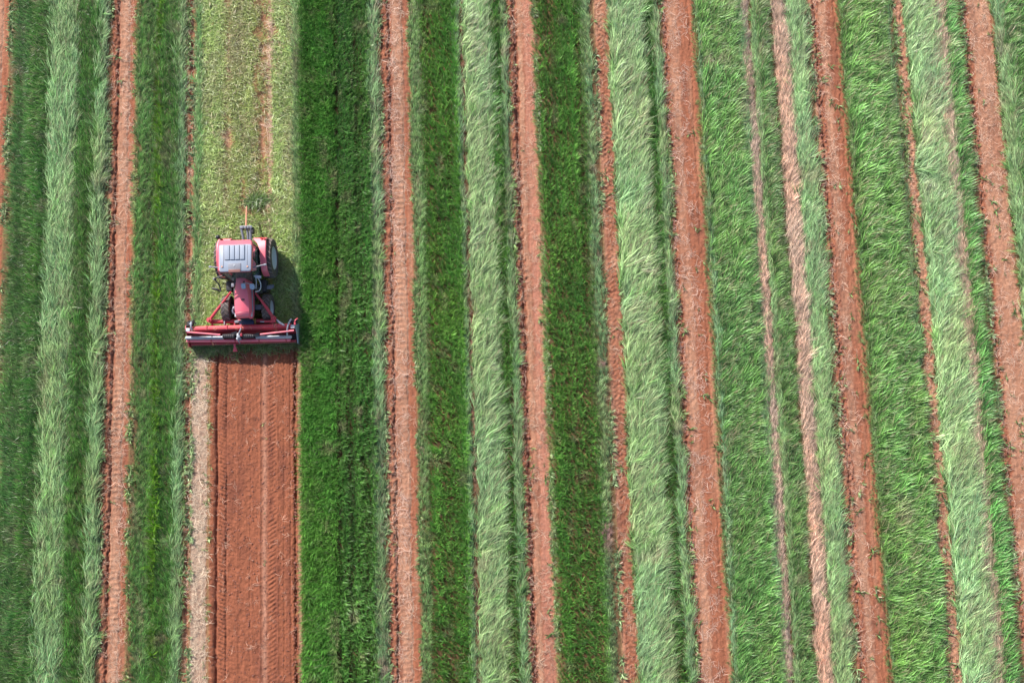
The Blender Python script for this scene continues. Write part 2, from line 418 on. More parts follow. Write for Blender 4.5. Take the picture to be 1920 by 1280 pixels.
# ------------------------------------------------------------------ grass: clump meshes and the instancing node group
def make_clump(name, nb, length, wid, azs, e0, e1, rad, seed, dryp=0.06, twist=0.9, curl=0.0, var=0.44, mat='blade', nseg=3):
    r = random.Random(seed); vs, fs, cols = [], [], []
    for i in range(nb):
        az = r.gauss(0, azs) if azs < 3 else r.uniform(-math.pi, math.pi)
        L = length * r.uniform(.65, 1.25); wdt = wid * r.uniform(.7, 1.3)
        a0 = e0 + r.gauss(0, .12); a1 = e1 + r.gauss(0, .22); tw = r.uniform(-twist, twist)
        rr = rad * math.sqrt(r.random()); th = r.uniform(0, 2 * math.pi)
        p = Vector((rr * math.cos(th), rr * math.sin(th), 0 if curl == 0 else r.uniform(.005, .05)))
        cz = r.uniform(-curl, curl); n = nseg; base = len(vs)
        val = max(.35, r.gauss(1, var)); dry = r.uniform(.5, .95) if r.random() < dryp else r.uniform(0, .08)
        for s in range(n + 1):
            f = s / n; el = a0 * (1 - f) + a1 * f; azz = az + cz * f
            t = Vector((math.cos(azz) * math.cos(el), math.sin(azz) * math.cos(el), math.sin(el)))
            side = Vector((-math.sin(azz), math.cos(azz), 0)); side = Matrix.Rotation(tw * (1 - .4 * f), 3, t) @ side
            ww = wdt * (0.75, 1.0, .8, 0.0)[s] if n == 3 else wdt * (1 - .6 * f)
            z0 = max(p.z, 0.004)
            if s == n and n == 3:
                vs.append((p.x, p.y, z0)); cols.append((val, dry))
            else:
                vs.append((p.x + side.x * ww / 2, p.y + side.y * ww / 2, max(z0 + side.z * ww / 2, .002)))
                vs.append((p.x - side.x * ww / 2, p.y - side.y * ww / 2, max(z0 - side.z * ww / 2, .002)))
                cols += [(val, dry)] * 2
            p = p + t * (L / n)
        for s in range(n):
            k = base + 2 * s
            if s == n - 1 and n == 3: fs.append((k, k + 1, k + 2))
            else: fs.append((k, k + 1, k + 3, k + 2))
    me = bpy.data.meshes.new(name); me.from_pydata(vs, [], fs); me.update()
    at = me.attributes.new("blade", 'FLOAT_COLOR', 'POINT')
    at.data.foreach_set("color", np.array([(v, d, 0, 1) for v, d in cols], np.float32).ravel())
    me.materials.append(M[mat])
    return bpy.data.objects.new(name, me)

def clod_mesh(name, seed):
    bm = bmesh.new(); bmesh.ops.create_icosphere(bm, subdivisions=1, radius=1)
    r = random.Random(seed)
    for v in bm.verts: v.co *= r.uniform(.6, 1.2); v.co.z *= .7
    me = bpy.data.meshes.new(name); bm.to_mesh(me); bm.free()
    at = me.attributes.new("blade", 'FLOAT_COLOR', 'POINT')
    at.data.foreach_set("color", np.array([(1, 0, 0, 1)] * len(me.vertices), np.float32).ravel())
    me.materials.append(M['straw']); return bpy.data.objects.new(name, me)

CL = {
    'upright': [make_clump('grass_tuft', 17, .60, .020, .75, 1.35, .35, .07, 100 + i, .05) for i in range(5)],
    'arch':    [make_clump('grass_tuft', 16, .66, .020, .42, 1.05, -.15, .08, 200 + i, .05) for i in range(5)],
    'lodged':  [make_clump('grass_tuft', 15, .80, .020, .22, .50, -.12, .09, 300 + i, .05, .6, .35) for i in range(5)],
    'fine':    [make_clump('grass_tuft', 16, .40, .016, 9, 1.30, .70, .035, 250 + i, .02, .9, 0, .32) for i in range(5)],
    'mown':    [make_clump('grass_tuft', 13, .34, .018, 9, .35, -.1, .12, 400 + i, .07, .8, 1.2, .3) for i in range(5)],
    'weed':    [make_clump('grass_tuft', 9, .20, .024, 9, .8, .0, .03, 500 + i, .05) for i in range(4)],
    'straw':   [make_clump('straw_piece', 5, .36, .011, 9, .05, -.02, .14, 600 + i, .0, .3, 1.6, .2, 'straw') for i in range(5)],
    'clod':    [clod_mesh('clod', 700 + i) for i in range(4)],
}
NG = {}
def node_group(cls):
    if cls in NG: return NG[cls]
    t = bpy.data.node_groups.new("scatter_" + cls, 'GeometryNodeTree')
    t.interface.new_socket("Geometry", in_out='INPUT', socket_type='NodeSocketGeometry')
    t.interface.new_socket("Geometry", in_out='OUTPUT', socket_type='NodeSocketGeometry')
    gi = t.nodes.new("NodeGroupInput"); go = t.nodes.new("NodeGroupOutput")
    j = t.nodes.new("GeometryNodeJoinGeometry")
    for o in reversed(CL[cls]):
        oi = t.nodes.new("GeometryNodeObjectInfo"); oi.inputs["Object"].default_value = o; oi.inputs["As Instance"].default_value = True
        t.links.new(oi.outputs["Geometry"], j.inputs[0])
    ip = t.nodes.new("GeometryNodeInstanceOnPoints"); ip.inputs["Pick Instance"].default_value = True
    def na(nm, ty):
        n = t.nodes.new("GeometryNodeInputNamedAttribute"); n.data_type = ty; n.inputs["Name"].default_value = nm; return n.outputs[0]
    t.links.new(gi.outputs[0], ip.inputs["Points"]); t.links.new(j.outputs[0], ip.inputs["Instance"])
    t.links.new(na("idx", 'INT'), ip.inputs["Instance Index"])
    e2 = t.nodes.new("FunctionNodeEulerToRotation"); t.links.new(na("rot", 'FLOAT_VECTOR'), e2.inputs[0]); t.links.new(e2.outputs[0], ip.inputs["Rotation"])
    t.links.new(na("scl", 'FLOAT_VECTOR'), ip.inputs["Scale"])
    t.links.new(ip.outputs[0], go.inputs[0]); NG[cls] = t
    return t

def scatter(name, cls, pts, rotz, scl, tint, tilt=None, parent=None):
    n = len(pts); me = bpy.data.meshes.new(name); me.vertices.add(n)
    me.vertices.foreach_set("co", np.asarray(pts, np.float32).ravel())
    rot = np.zeros((n, 3)); rot[:, 2] = rotz
    if tilt is not None: rot[:, 0] = tilt[0]; rot[:, 1] = tilt[1]
    scl = np.asarray(scl); scl = np.repeat(scl[:, None], 3, 1) if scl.ndim == 1 else scl
    for nm, ty, key, arr in (("rot", 'FLOAT_VECTOR', 'vector', rot), ("scl", 'FLOAT_VECTOR', 'vector', scl)):
        me.attributes.new(nm, ty, 'POINT').data.foreach_set(key, arr.astype(np.float32).ravel())
    me.attributes.new("idx", 'INT', 'POINT').data.foreach_set("value", rng.integers(0, len(CL[cls]), n).astype(np.int32))
    me.attributes.new("tint", 'FLOAT_COLOR', 'POINT').data.foreach_set("color", np.concatenate([tint, np.ones((n, 1))], 1).astype(np.float32).ravel())
    o = link(name, me, None, parent)
    md = o.modifiers.new("scatter", 'NODES'); md.node_group = node_group(cls)
    return o

DG = (.045, .125, .028); MG = (.085, .185, .048); YG = (.16, .25, .06); SG = (.235, .375, .195); SG2 = (.20, .34, .165)
BG = (.062, .130, .050); DRY = (.42, .30, .22)
def gt_(c, k): return tuple(a * b for a, b in zip(c, k))
KD = (1.75, 1.80, 1.15); KM = (1.17, 1.34, 1.06); KS = (1.27, 1.17, 1.00)
# x0, x1, class, tint, size, spacing, azimuth (deg, tips), spread(deg), seam x (dark drill seams), label
STRIPS = [
 (-320, -60, 'arch', MG, .95, .17, 130, 40, [], "mid green grass strip beyond the left edge of the view"),
 (0, 40, 'arch', MG, .85, .112, 140, 35, [14, 27], "deep green grass strip at the far left edge, beside the corner of red soil"),
 (40, 80, 'arch', DG, .82, .112, 150, 35, [41, 56, 70], "dark green grass strip left of the leftmost pale strip"),
 (80, 130, 'lodged', SG2, .85, .115, 92, 24, [], "pale sage lodged grass strip, leftmost of the pale ones"),
 (130, 170, 'arch', DG, .78, .11, 100, 30, [131, 145, 160], "dark green grass strip between the two leftmost pale sage strips"),
 (170, 197, 'lodged', SG2, .8, .11, 85, 24, [], "narrow pale sage grass strip left of the leftmost full dirt track"),
 (247, 285, 'arch', MG, .7, .105, 60, 35, [256, 266, 276], "green grass strip right of the leftmost full dirt track, with a light fringe"),
 (285, 291, 'upright', (.075, .16, .012), .8, .10, 90, 30, [], "thin vivid green drilled line inside the strip right of the leftmost full dirt track"),
 (291, 327, 'arch', DG, .7, .105, 95, 35, [300, 312], "dark green grass strip next to the narrow grey-green one left of the worked strip"),
 (326, 346, 'lodged', SG2, .65, .11, 92, 18, [], "narrow grey-green grass strip along the left side of the worked strip"),
 (564, 632, 'fine', (.047, .132, .030), 1.0, .075, 90, 80, list(range(571, 632, 8)) + [631, 632, 633, 634], "darkest green upright grass drilled in rows right beside the machine"),
 (632, 697, 'upright', (.039, .110, .027), .72, .098, 20, 60, [633, 634, 650, 668, 684], "dark green tousled grass, right half of the darkest strip"),
 (697, 720, 'lodged', SG2, .7, .11, 88, 22, [], "narrow grey-green strip with dry patches between the darkest strip and a dirt track"),
 (781, 800, 'arch', (.15, .23, .09), .6, .10, 70, 30, [789], "olive green fringe strip right of the dirt track nearest the darkest strip"),
 (800, 868, 'upright', (.062, .15, .034), .68, .10, 90, 60, [806, 812, 818, 824, 830, 836, 843, 850, 858], "green row-drilled grass strip left of a thin sage line near the middle"),
 (868, 876, 'lodged', SG2, .6, .11, 90, 20, [], "very narrow sage grass line at the middle of the field"),
 (890, 936, 'lodged', SG, .9, .108, 66, 24, [], "pale sage combed grass strip near the middle, left of a dark seam"),
 (936, 956, 'upright', DG, .7, .105, 80, 60, [937, 946], "narrow dark green strip behind the middle pale sage ridge"),
 (956, 972, 'lodged', SG2, .65, .11, 92, 22, [], "thin sage strip left of the dirt track with one dark furrow"),
 (1026, 1118, 'upright', (.062, .152, .036), .62, .098, 90, 70, list(range(1034, 1115, 9)), "broad fresh green short grass strip right of the middle"),
 (1118, 1139, 'arch', SG2, .62, .12, 95, 50, [], "narrow ragged sage strip left of the tread-printed track"),
 (1170, 1232, 'lodged', SG, .95, .105, 68, 24, [], "broad pale sage lodged grass strip right of the tread-printed track"),
 (1230, 1255, 'upright', (.075, .17, .04), .7, .12, 110, 40, [1234], "narrow green seam strip between two pale sage strips"),
 (1255, 1272, 'lodged', SG, .7, .11, 98, 25, [], "narrow sage strip left of the wide red track right of the middle"),
 (1340, 1353, 'lodged', (.17, .31, .17), .6, .11, 92, 16, [], "thin bluish sage edge right of the wide red track"),
 (1353, 1421, 'arch', (.105, .21, .06), .85, .115, 38, 24, [], "mid green grass strip leaning right, beyond the thin bluish edge"),
 (1421, 1432, 'lodged', SG2, .65, .11, 92, 18, [], "pale sage strip on the left side of a thin dry straw line"),
 (1450, 1463, 'lodged', SG2, .6, .11, 90, 18, [], "pale sage strip on the right side of a thin dry straw line"),
 (1464, 1486, 'arch', BG, .75, .10, 40, 28, [1474], "narrow deep green strip left of the dry straw band"),
 (1521, 1561, 'lodged', SG, .8, .105, 82, 22, [], "pale green lodged strip right of the dry straw band"),
 (1625, 1637, 'lodged', SG2, .5, .11, 95, 20, [], "thin sage fringe right of the track with the orange half"),
 (1637, 1716, 'arch', (.115, .225, .06), .95, .112, 28, 20, [1686], "broad bright green grass strip combed to the right"),
 (1716, 1729, 'lodged', SG2, .6, .11, 95, 18, [], "thin sage edge left of the narrow chaff-strewn track"),
 (1752, 1808, 'lodged', (.26, .41, .225), .95, .105, 66, 22, [], "broad palest sage grass strip near the right edge"),
 (1832, 1861, 'arch', (.09, .21, .06), .9, .115, 32, 26, [1833], "green grass strip left of the rightmost dirt track"),
 (1922, 1953, 'lodged', SG, .8, .11, 95, 28, [], "pale sage strip at the far right edge"),
 (1953, 2050, 'arch', MG, .85, .13, 40, 30, [], "green grass strip in the upper right corner"),
 (2110, 2400, 'arch', MG, .85, .17, 40, 30, [], "green grass strip beyond the right edge of the view"),
]
ZC = {'fine': .42, 'upright': .52, 'arch': .48, 'lodged': .25}
def field_points(x0, x1, sp, zc, seams=(), holes=0.0, seed=0, lo=Y0 + .3, hi=Y1 - .3):
    xa, xb = XG(x0) * (1 - zc / CAM_H), XG(x1) * (1 - zc / CAM_H)
    nx = max(1, round((xb - xa) / sp)); ny = int((hi - lo) / sp)
    gx, gy = np.meshgrid(np.arange(nx), np.arange(ny))
    x = xa + (gx + .5 + rng.uniform(-.38, .38, gx.shape)) * (xb - xa) / nx
    y = lo + (gy + rng.uniform(0, 1, gx.shape)) * sp
    x, y = x.ravel(), y.ravel()
    x = x + vn(x, y, 4.0, 2.2, seed + 3) * .05 + vn(x * 0, y, 1.0, 9, 90) * .04
    keep = np.ones(len(x), bool)
    for s in seams:
        sxx = XG(s) * (1 - zc / CAM_H)
        keep &= ~((np.abs(x - sxx - vn(x, y, 5, 1.0, seed + 8) * .02) < .034) & (rng.random(len(x)) < .8))
    if holes: keep &= (vn(x, y, .20, 2.6, seed + 1) * .55 + vn(x, y, .45, .8, seed + 12) * .35 + vn(x, y, .15, .2, seed + 2) * .3) < (.62 - holes)
    return x[keep], y[keep]

def strip_scatter(x0, x1, cls, tint, size, sp, az, spread, seams, label, seed, parent=None, name='grass_strip', ztop=None, lo=Y0 + .3, hi=Y1 - .3, dryamt=1.0):
    zc = ZC.get(cls, .1) * size * .8 if ztop is None else ztop
    x, y = field_points(x0, x1, sp, zc, seams, 0.0, seed, lo, hi)
    n = len(x)
    sw = vn(x, y, .7, 1.3, seed + 4) * .7 + vn(x, y, .22, .35, seed + 5) * .5
    th = np.radians(az) + sw * np.radians(spread) + rng.normal(0, .26 if cls == 'lodged' else .16, n)
    per = .16 + .012 * (seed % 7)
    rowm = np.sin(2 * np.pi * x / per + seed) * .5 + vn(x, y, .10, 16, seed + 21) * 1.1 + vn(x, y, .28, 9, seed + 22) * .6
    if cls == 'fine': rowm = np.cos(2 * np.pi * (x - XG(571) * (1 - zc / CAM_H)) / (XG(579) - XG(571))) * -1.0 + rowm * .4
    x = x + vn(x * 0, y, 1, .65, seed + 30) * .045 * (cls != 'fine') + vn(x * 0, y, 1, .22, seed + 31) * .025
    x = x + rng.normal(0, .035 if cls != 'fine' else .012, n)
    reach = {'fine': 0, 'upright': .10, 'arch': .34, 'lodged': .40}.get(cls, 0) * size
    x = x - np.cos(th) * reach * .75
    y = y - np.sin(th) * reach * .5
    lum = tint[1]
    kk = KD if lum < .165 else (KM if lum < .3 else KS)
    if tint[0] > tint[1]: kk = (.8, .8, .8)
    c = np.tile(np.array(gt_(tint, kk)), (n, 1))
    v = 1 + vn(x, y, .4, .9, seed + 6) * .13 + vn(x, y, 3, 6, seed + 7) * .08 + rng.normal(0, .15, n) + rowm * (.24 if cls != 'lodged' else .14)
    c = c * np.clip(v, .35, 1.8)[:, None]
    hue = vn(x, y, .8, 2.5, seed + 9)[:, None] * np.array((.10, .0, -.05)); c = c * (1 + hue)
    d = np.clip(vn(x, y, .35, .8, seed + 10) - .55, 0, .4)[:, None] * 1.2 * dryamt
    c = c * (1 - d) + np.array(DRY) * d
    s = size * np.clip(1 + rowm * (.22 if cls != 'lodged' else .08) + vn(x, y, .6, .9, seed + 11) * .16 + rng.normal(0, .14, n), .45, 1.6)
    if cls == 'lodged' and tint[0] < tint[1]:
        gr = rng.random(n) < .14; c[gr] = c[gr] * np.array((.62, .82, .55)); th[gr] += rng.normal(0, .6, gr.sum())
    o = scatter(name, cls, np.stack([x, y, np.zeros(n)], 1), th, s, c, (rng.normal(0, .12, n), rng.normal(0, .12, n)), parent)
    return tag(o, label, 'grass', kind='stuff')

for i, (x0, x1, cls, tint, size, sp, az, spread, seams, label) in enumerate(STRIPS):
    sl = [a for a, b, k in SOIL]; sr = [b for a, b, k in SOIL]
    if min(abs(x1 - a) for a in sl) <= 3: x1 -= 10 if x1 - x0 > 24 else 6
    if min(abs(x0 - b) for b in sr) <= 3: x0 += 5 if x1 - x0 > 24 else 3
    sp *= 1.06
    if cls in ('arch', 'upright') and 0 <= x0 < 1250:
        size *= .84; sp *= .86; spread *= .75
    dr = 3.0 if 'dry patches' in label or 'ragged' in label else 1.0
    strip_scatter(x0, x1, cls, tint, size, sp, az, spread, seams, label, 1000 + i * 17, dryamt=dr)

# dry straw bands
for i, (x0, x1, sz, sp, az, tint, label) in enumerate([
    (1495, 1515, .7, .09, 78, (.76, .53, .39), "dry tan straw band between the narrow deep green and a pale green strip"),
    (1434, 1447, .55, .09, 90, (.76, .53, .40), "thin dry straw line between two narrow pale sage strips"),
    (879, 886, .35, .2, 90, (.50, .26, .19), "thin dry straw line left of the middle pale sage strip"),
    (1806, 1832, .75, .10, 100, (.68, .50, .37), "patchy dry straw between the palest sage and green strips"),
    (699, 713, .4, .22, 90, (.48, .36, .28), "dry straw wisps in the grey-green strip by the darkest grass")]):
    o = strip_scatter(x0, x1, 'lodged', tint, sz, sp, az, 24, [], label, 3000 + i * 13, name='straw_band', ztop=.2 if sz > .55 else .35)
    o['category'] = 'straw'
o = strip_scatter(1808, 1834, 'lodged', SG2, .6, .19, 90, 40, [], "sage tufts sprinkled through the patchy dry straw near the right edge", 3200)
# light fringes where strips meet the soil
for i, (x0, x1, tint, sz, az, label) in enumerate([
    (245, 251, (.28, .30, .12), .35, 180, "yellow-green fringe along the right side of the leftmost full dirt track"),
    (776, 784, (.22, .28, .13), .35, 175, "light fringe along the right side of the track near the darkest strip"),
    (1018, 1030, (.20, .28, .10), .38, 150, "light green fringe on the right of the track with the dark furrow"),
    (1168, 1173, (.18, .30, .10), .4, 170, "bright fringe on the right of the tread-printed track"),
    (1330, 1344, (.24, .27, .12), .34, 160, "sparse light fringe on the right side of the wide track"),
    (1612, 1628, (.22, .28, .12), .36, 150, "sparse weedy fringe on the orange side of the wide track"),
    (1108, 1124, (.20, .22, .10), .36, 100, "ragged dry fringe right of the broad short grass"),
    (560, 567, (.19, .28, .09), .38, 185, "light lower fringe at the left foot of the darkest strip")]):
    strip_scatter(x0, x1, 'arch', tint, sz, .13, az, 40, [], label, 3400 + i * 13, name='grass_fringe', ztop=.05)

# mown stubble behind the machine
MLO = YSPLIT + .05
def mown(x0, x1, tint, sp, size, seed, cls='mown', lo=MLO, hi=Y1 - .3, holes=0.0, az=None, label=''):
    x, y = field_points(x0, x1, sp, .05, (), holes, seed, lo, hi)
    kp = np.ones(len(x), bool)
    for lane, hw, pr in ((424, .10, .75), (452, .04, .5), (491, .13, .8), (508, .07, .9), (535, .03, .5)):
        kp &= ~((np.abs(x - XG(lane) - vn(x, y, 9, 1.4, 77) * .05) < hw * (1 + .4 * vn(x * 0, y, 1, 1.1, 78))) & (rng.random(len(x)) < pr))
    x, y = x[kp], y[kp]; n = len(x)
    th = rng.uniform(0, 6.28, n) if az is None else np.radians(az) + rng.normal(0, .35, n)
    v = 1 + vn(x, y, .16, 3, seed + 1) * .25 + vn(x, y, .35, .5, seed + 5) * .18 + rng.normal(0, .11, n)
    c = np.tile(np.array(tint), (n, 1)) * np.clip(v, .4, 1.8)[:, None]
    d = np.clip(vn(x, y, .22, 1.6, seed + 2) * 1.3 - .1, 0, .9)[:, None]; c = c * (1 - d * .5) + np.array((.33, .25, .15)) * d * .5
    s = size * (1 + rng.normal(0, .18, n))
    o = scatter('mown_grass', cls, np.stack([x, y, np.full(n, .0)], 1), th, s, c, (rng.normal(0, .1, n), rng.normal(0, .1, n)))
    return tag(o, label, 'grass', kind='stuff')
mown(364, 373, (.17, .34, .10), .11, .55, 4000, 'lodged', az=91, label="bright green uncut stubble line along the left of the mown strip")
mown(371, 412, (.32, .44, .12), .115, .85, 4020, holes=.05, label="yellow-green cut grass in the left third of the mown strip")
mown(410, 470, (.27, .34, .085), .12, .8, 4040, holes=.35, label="thin brownish cut grass with bare patches along the middle of the mown strip")
mown(468, 500, (.25, .31, .07), .12, .75, 4060, holes=.50, label="sparse olive cut grass over bare earth right of the mown middle")
mown(512, 556, (.32, .44, .12), .115, .85, 4080, holes=.12, label="yellow-green cut grass in the right third of the mown strip")
mown(554, 566, (.27, .42, .16), .10, .65, 4100, 'arch', az=95, label="light green edge of cut grass at the foot of the darkest strip")
mown(385, 562, (.26, .38, .085), .14, .95, 4120, lo=MLO, hi=MLO + 6.0, holes=.2, label="yellow-green cut grass lying under and around the machine")
# fresh clump behind the drawbar
x, y = W(478, 378); n = 60
px = rng.normal(x, .28, n); py = y + (px - x) * .25 + rng.normal(0, .10, n)
o = scatter('grass_heap', 'mown', np.stack([px, py, np.full(n, .02)], 1), rng.uniform(0, 6.28, n), rng.uniform(.8, 1.3, n), np.tile(np.array((.085, .17, .03)), (n, 1)) * rng.uniform(.7, 1.3, (n, 1)))
tag(o, "small heap of fresh dark green cut grass past the end of the rusty drawbar", 'grass', kind='stuff')
# grass dropped below the cutting head
n = 150
bx = rng.uniform(XG(366), XG(540), n); by = YSPLIT - np.abs(rng.normal(0, .22, n)) + .12
kp = rng.random(n) < np.where(bx < XG(415), 1, .35)
bx, by = bx[kp], by[kp]; n = len(bx)
o = scatter('cut_grass', 'mown', np.stack([bx, by, np.full(n, .02)], 1), rng.uniform(0, 6.28, n), rng.uniform(.7, 1.2, n), np.tile(np.array((.15, .25, .06)), (n, 1)) * rng.uniform(.7, 1.3, (n, 1)))
tag(o, "cut green grass spilled on the soil just in front of the red cutting head", 'grass', kind='stuff')

n = 420
bx = rng.uniform(XG(362), XG(562), n); by = YSPLIT + .05 + vn(bx, bx * 0, .35, 1, 77) * .18 + rng.normal(0, .16, n)
kp = rng.random(n) < np.where(bx < XG(440), .9, .45); bx, by = bx[kp], by[kp]; n = len(bx)
o = scatter('cut_grass', 'mown', np.stack([bx, by, np.full(n, .02)], 1), rng.uniform(0, 6.28, n), rng.uniform(.5, 1.1, n), np.tile(np.array((.20, .24, .08)), (n, 1)) * rng.uniform(.6, 1.3, (n, 1)))
tag(o, "ragged trail of clippings under the red cutting head where mown stubble meets bare soil", 'grass', kind='stuff')
# straw litter, weeds and clods on the bare strips
def litter(x0, x1, dens, cls, size, tint, seed, label, lo=Y0 + .3, hi=Y1 - .3, z=.03, az=None, name='straw_litter', cat='straw', patch=.0, flat=1.0):
    xa, xb = XG(x0), XG(x1); n = int((xb - xa) * (hi - lo) * dens)
    x = rng.uniform(xa, xb, n); y = rng.uniform(lo, hi, n)
    if patch: k = vn(x, y, .6, 1.2, seed) + rng.normal(0, .25, n) > patch - .5; x, y = x[k], y[k]; n = len(x)
    th = rng.uniform(0, 6.28, n) if az is None else np.radians(az) + rng.normal(0, .5, n)
    c = np.tile(np.array(tint), (n, 1)) * np.clip(rng.normal(1, .16, n), .5, 1.6)[:, None]
    s = size * np.clip(rng.normal(1, .3, n), .4, 2); s3 = np.stack([s, s, s * flat], 1)
    o = scatter(name, cls, np.stack([x, y, np.full(n, z)], 1), th, s3, c)
    return tag(o, label, cat, kind='stuff')
STR = (.50, .35, .25)
litter(196, 247, 9, 'straw', .68, STR, 5000, "loose straw strewn over the leftmost full dirt track")
litter(222, 240, 16, 'straw', .68, (.55, .37, .28), 5010, "dense straw on the wheel band of the leftmost full dirt track", z=.045)
litter(720, 781, 9, 'straw', .68, STR, 5020, "loose straw strewn over the dirt track by the darkest strip")
litter(738, 762, 18, 'straw', .7, (.57, .39, .31), 5030, "dense straw on the wheel band of the track by the darkest strip", z=.045)
litter(970, 1024, 13, 'straw', .65, STR, 5040, "loose straw over the track with one dark furrow")
litter(1139, 1170, 10, 'straw', .65, STR, 5050, "loose straw over the narrow tread-printed track")
litter(1272, 1320, 16, 'straw', .68, (.55, .38, .30), 5060, "loose straw over the wide track right of the middle")
litter(1562, 1602, 16, 'straw', .65, (.62, .42, .31), 5070, "loose straw over the rough side of the orange-sided track")
litter(1728, 1752, 16, 'straw', .65, (.60, .41, .30), 5080, "loose straw over the narrow chaff-strewn track")
litter(1860, 1922, 15, 'straw', .65, (.64, .44, .33), 5090, "loose straw over the rightmost dirt track")
litter(361, 393, 38, 'straw', .7, (.66, .52, .38), 5100, "thick pale chaff left of the tilled soil", hi=YSPLIT - .5)
litter(347, 361, 10, 'straw', .7, STR, 5105, "loose straw in the thin rough furrow beside the worked strip")
litter(397, 560, 2.2, 'straw', .55, (.62, .38, .27), 5110, "scattered straw bits on the freshly tilled soil", hi=YSPLIT - .3)
litter(361, 565, 6, 'straw', .65, (.60, .48, .30), 5120, "dry stalks lying in the mown strip", lo=MLO, z=.05)
litter(503, 513, 25, 'straw', .7, (.66, .46, .36), 5130, "pale dry stalks on the wheel line of the mown strip", lo=MLO + 5, z=.05)
WD = (.12, .22, .06)
for i, (x0, x1, dn, sz, pt, label) in enumerate([
    (205, 222, 2.2, .8, .4, "tiny weeds in the rough left side of the leftmost full dirt track"),
    (728, 742, 2.0, .8, .5, "tiny weeds in the rough left side of the track by the darkest strip"),
    (1010, 1026, 3.0, .9, .3, "small weeds along the right side of the track with the dark furrow"),
    (975, 992, 2.5, .9, .3, "small weeds along the dark furrow of its track"),
    (1276, 1290, 3.0, .9, .3, "small weeds on the rough left ridge of the wide track"),
    (1312, 1338, 3.0, .9, .4, "small weeds on the orange right side of the wide track"),
    (1566, 1600, 3.6, 1.0, .3, "green weeds scattered on the rough side of the orange-sided track"),
    (1600, 1626, 3.4, 1.0, .3, "green weeds scattered on the orange soil right of the straw"),
    (1728, 1752, 3.5, 1.0, .3, "green weeds scattered on the narrow chaff-strewn track"),
    (1862, 1922, 3.2, 1.0, .3, "green weeds scattered on the rightmost dirt track"),
    (1140, 1168, 1.6, .9, .4, "few small weeds on the tread-printed track")]):
    litter(x0, x1, dn, 'weed', sz, WD, 5300 + i * 7, label, name='weeds', cat='weeds', patch=pt, z=0)
litter(386, 398, 14, 'weed', .8, (.19, .26, .08), 5400, "line of weeds between pale chaff and tilled soil", hi=YSPLIT - .5, name='weeds', cat='weeds', z=0)
litter(361, 392, 3, 'weed', .8, (.20, .28, .09), 5410, "a few weeds growing through the pale chaff", hi=YSPLIT - .3, name='weeds', cat='weeds', patch=.7, z=0)
litter(492, 500, 5, 'weed', .55, (.22, .26, .09), 5420, "sparse weeds on the pale line of the tilled soil", hi=YSPLIT - .6, name='weeds', cat='weeds', patch=.8, z=0)
litter(398, 560, 26, 'clod', .026, (.24, .09, .06), 5500, "small clods on the freshly tilled soil", hi=YSPLIT, name='soil_clods', cat='soil', z=.012)
litter(546, 562, 40, 'clod', .035, (.24, .09, .06), 5510, "rough clods along the right edge of the tilled soil", hi=YSPLIT, name='soil_clods', cat='soil', z=.0)
for i, (x0, x1, dn, sz, label) in enumerate([(196, 212, 40, .032, "rough clods on the left of the leftmost full dirt track"), (720, 738, 40, .032, "rough clods on the left of the track by the darkest strip"),
    (970, 986, 40, .034, "rough clods by the dark furrow"), (1272, 1284, 40, .034, "rough clods on the left ridge of the wide track"),
    (1560, 1580, 45, .038, "rough clods on the left ridge of the orange-sided track"), (1728, 1750, 16, .030, "clods on the narrow chaff-strewn track"),
    (1860, 1874, 30, .032, "rough clods on the left of the rightmost dirt track"), (1140, 1170, 16, .028, "clods on the tread-printed track")]):
    litter(x0, x1, dn, 'clod', sz, (.26, .10, .07), 5600 + i, label, name='soil_clods', cat='soil', z=.0)

# ------------------------------------------------------------------ mesh helpers for the machine
def fin(name, bm, mat, parent, smooth=True, ang=0.6):
    bmesh.ops.recalc_face_normals(bm, faces=bm.faces)
    me = bpy.data.meshes.new(name); bm.to_mesh(me); bm.free()
    o = link(name, me, M[mat] if isinstance(mat, str) else mat, parent)
    if smooth:
        me.polygons.foreach_set("use_smooth", np.ones(len(me.polygons), bool))
        try: me.set_sharp_from_angle(angle=ang)
        except Exception: pass
    if parent is not None: o.matrix_parent_inverse = Matrix.Identity(4)
    return o

def box(bm, c, s, bev=0.01, rot=None):
    r = bmesh.ops.create_cube(bm, size=1); vs = r['verts']
    es = list({e for v in vs for e in v.link_edges})
    for v in vs: v.co = Vector((v.co.x * s[0], v.co.y * s[1], v.co.z * s[2]))
    if bev:
        b = bmesh.ops.bevel(bm, geom=es, offset=min(bev, min(s) * .45), segments=2, affect='EDGES', profile=.6)
        vs = list({v for f in b['faces'] for v in f.verts} | {v for v in vs if v.is_valid})
    m = Matrix.Translation(c) @ (rot.to_4x4() if rot else Matrix.Identity(4))
    bmesh.ops.transform(bm, matrix=m, verts=[v for v in vs if v.is_valid])

def ringverts(bm, c, ax, up, r, n):
    ax = ax.normalized(); a = up - ax * up.dot(ax); a.normalize(); b = ax.cross(a)
    return [bm.verts.new(c + a * (r * math.cos(2 * math.pi * i / n)) + b * (r * math.sin(2 * math.pi * i / n))) for i in range(n)]

def bridge(bm, r0, r1):
    n = len(r0)
    for i in range(n): bm.faces.new((r0[i], r0[(i + 1) % n], r1[(i + 1) % n], r1[i]))

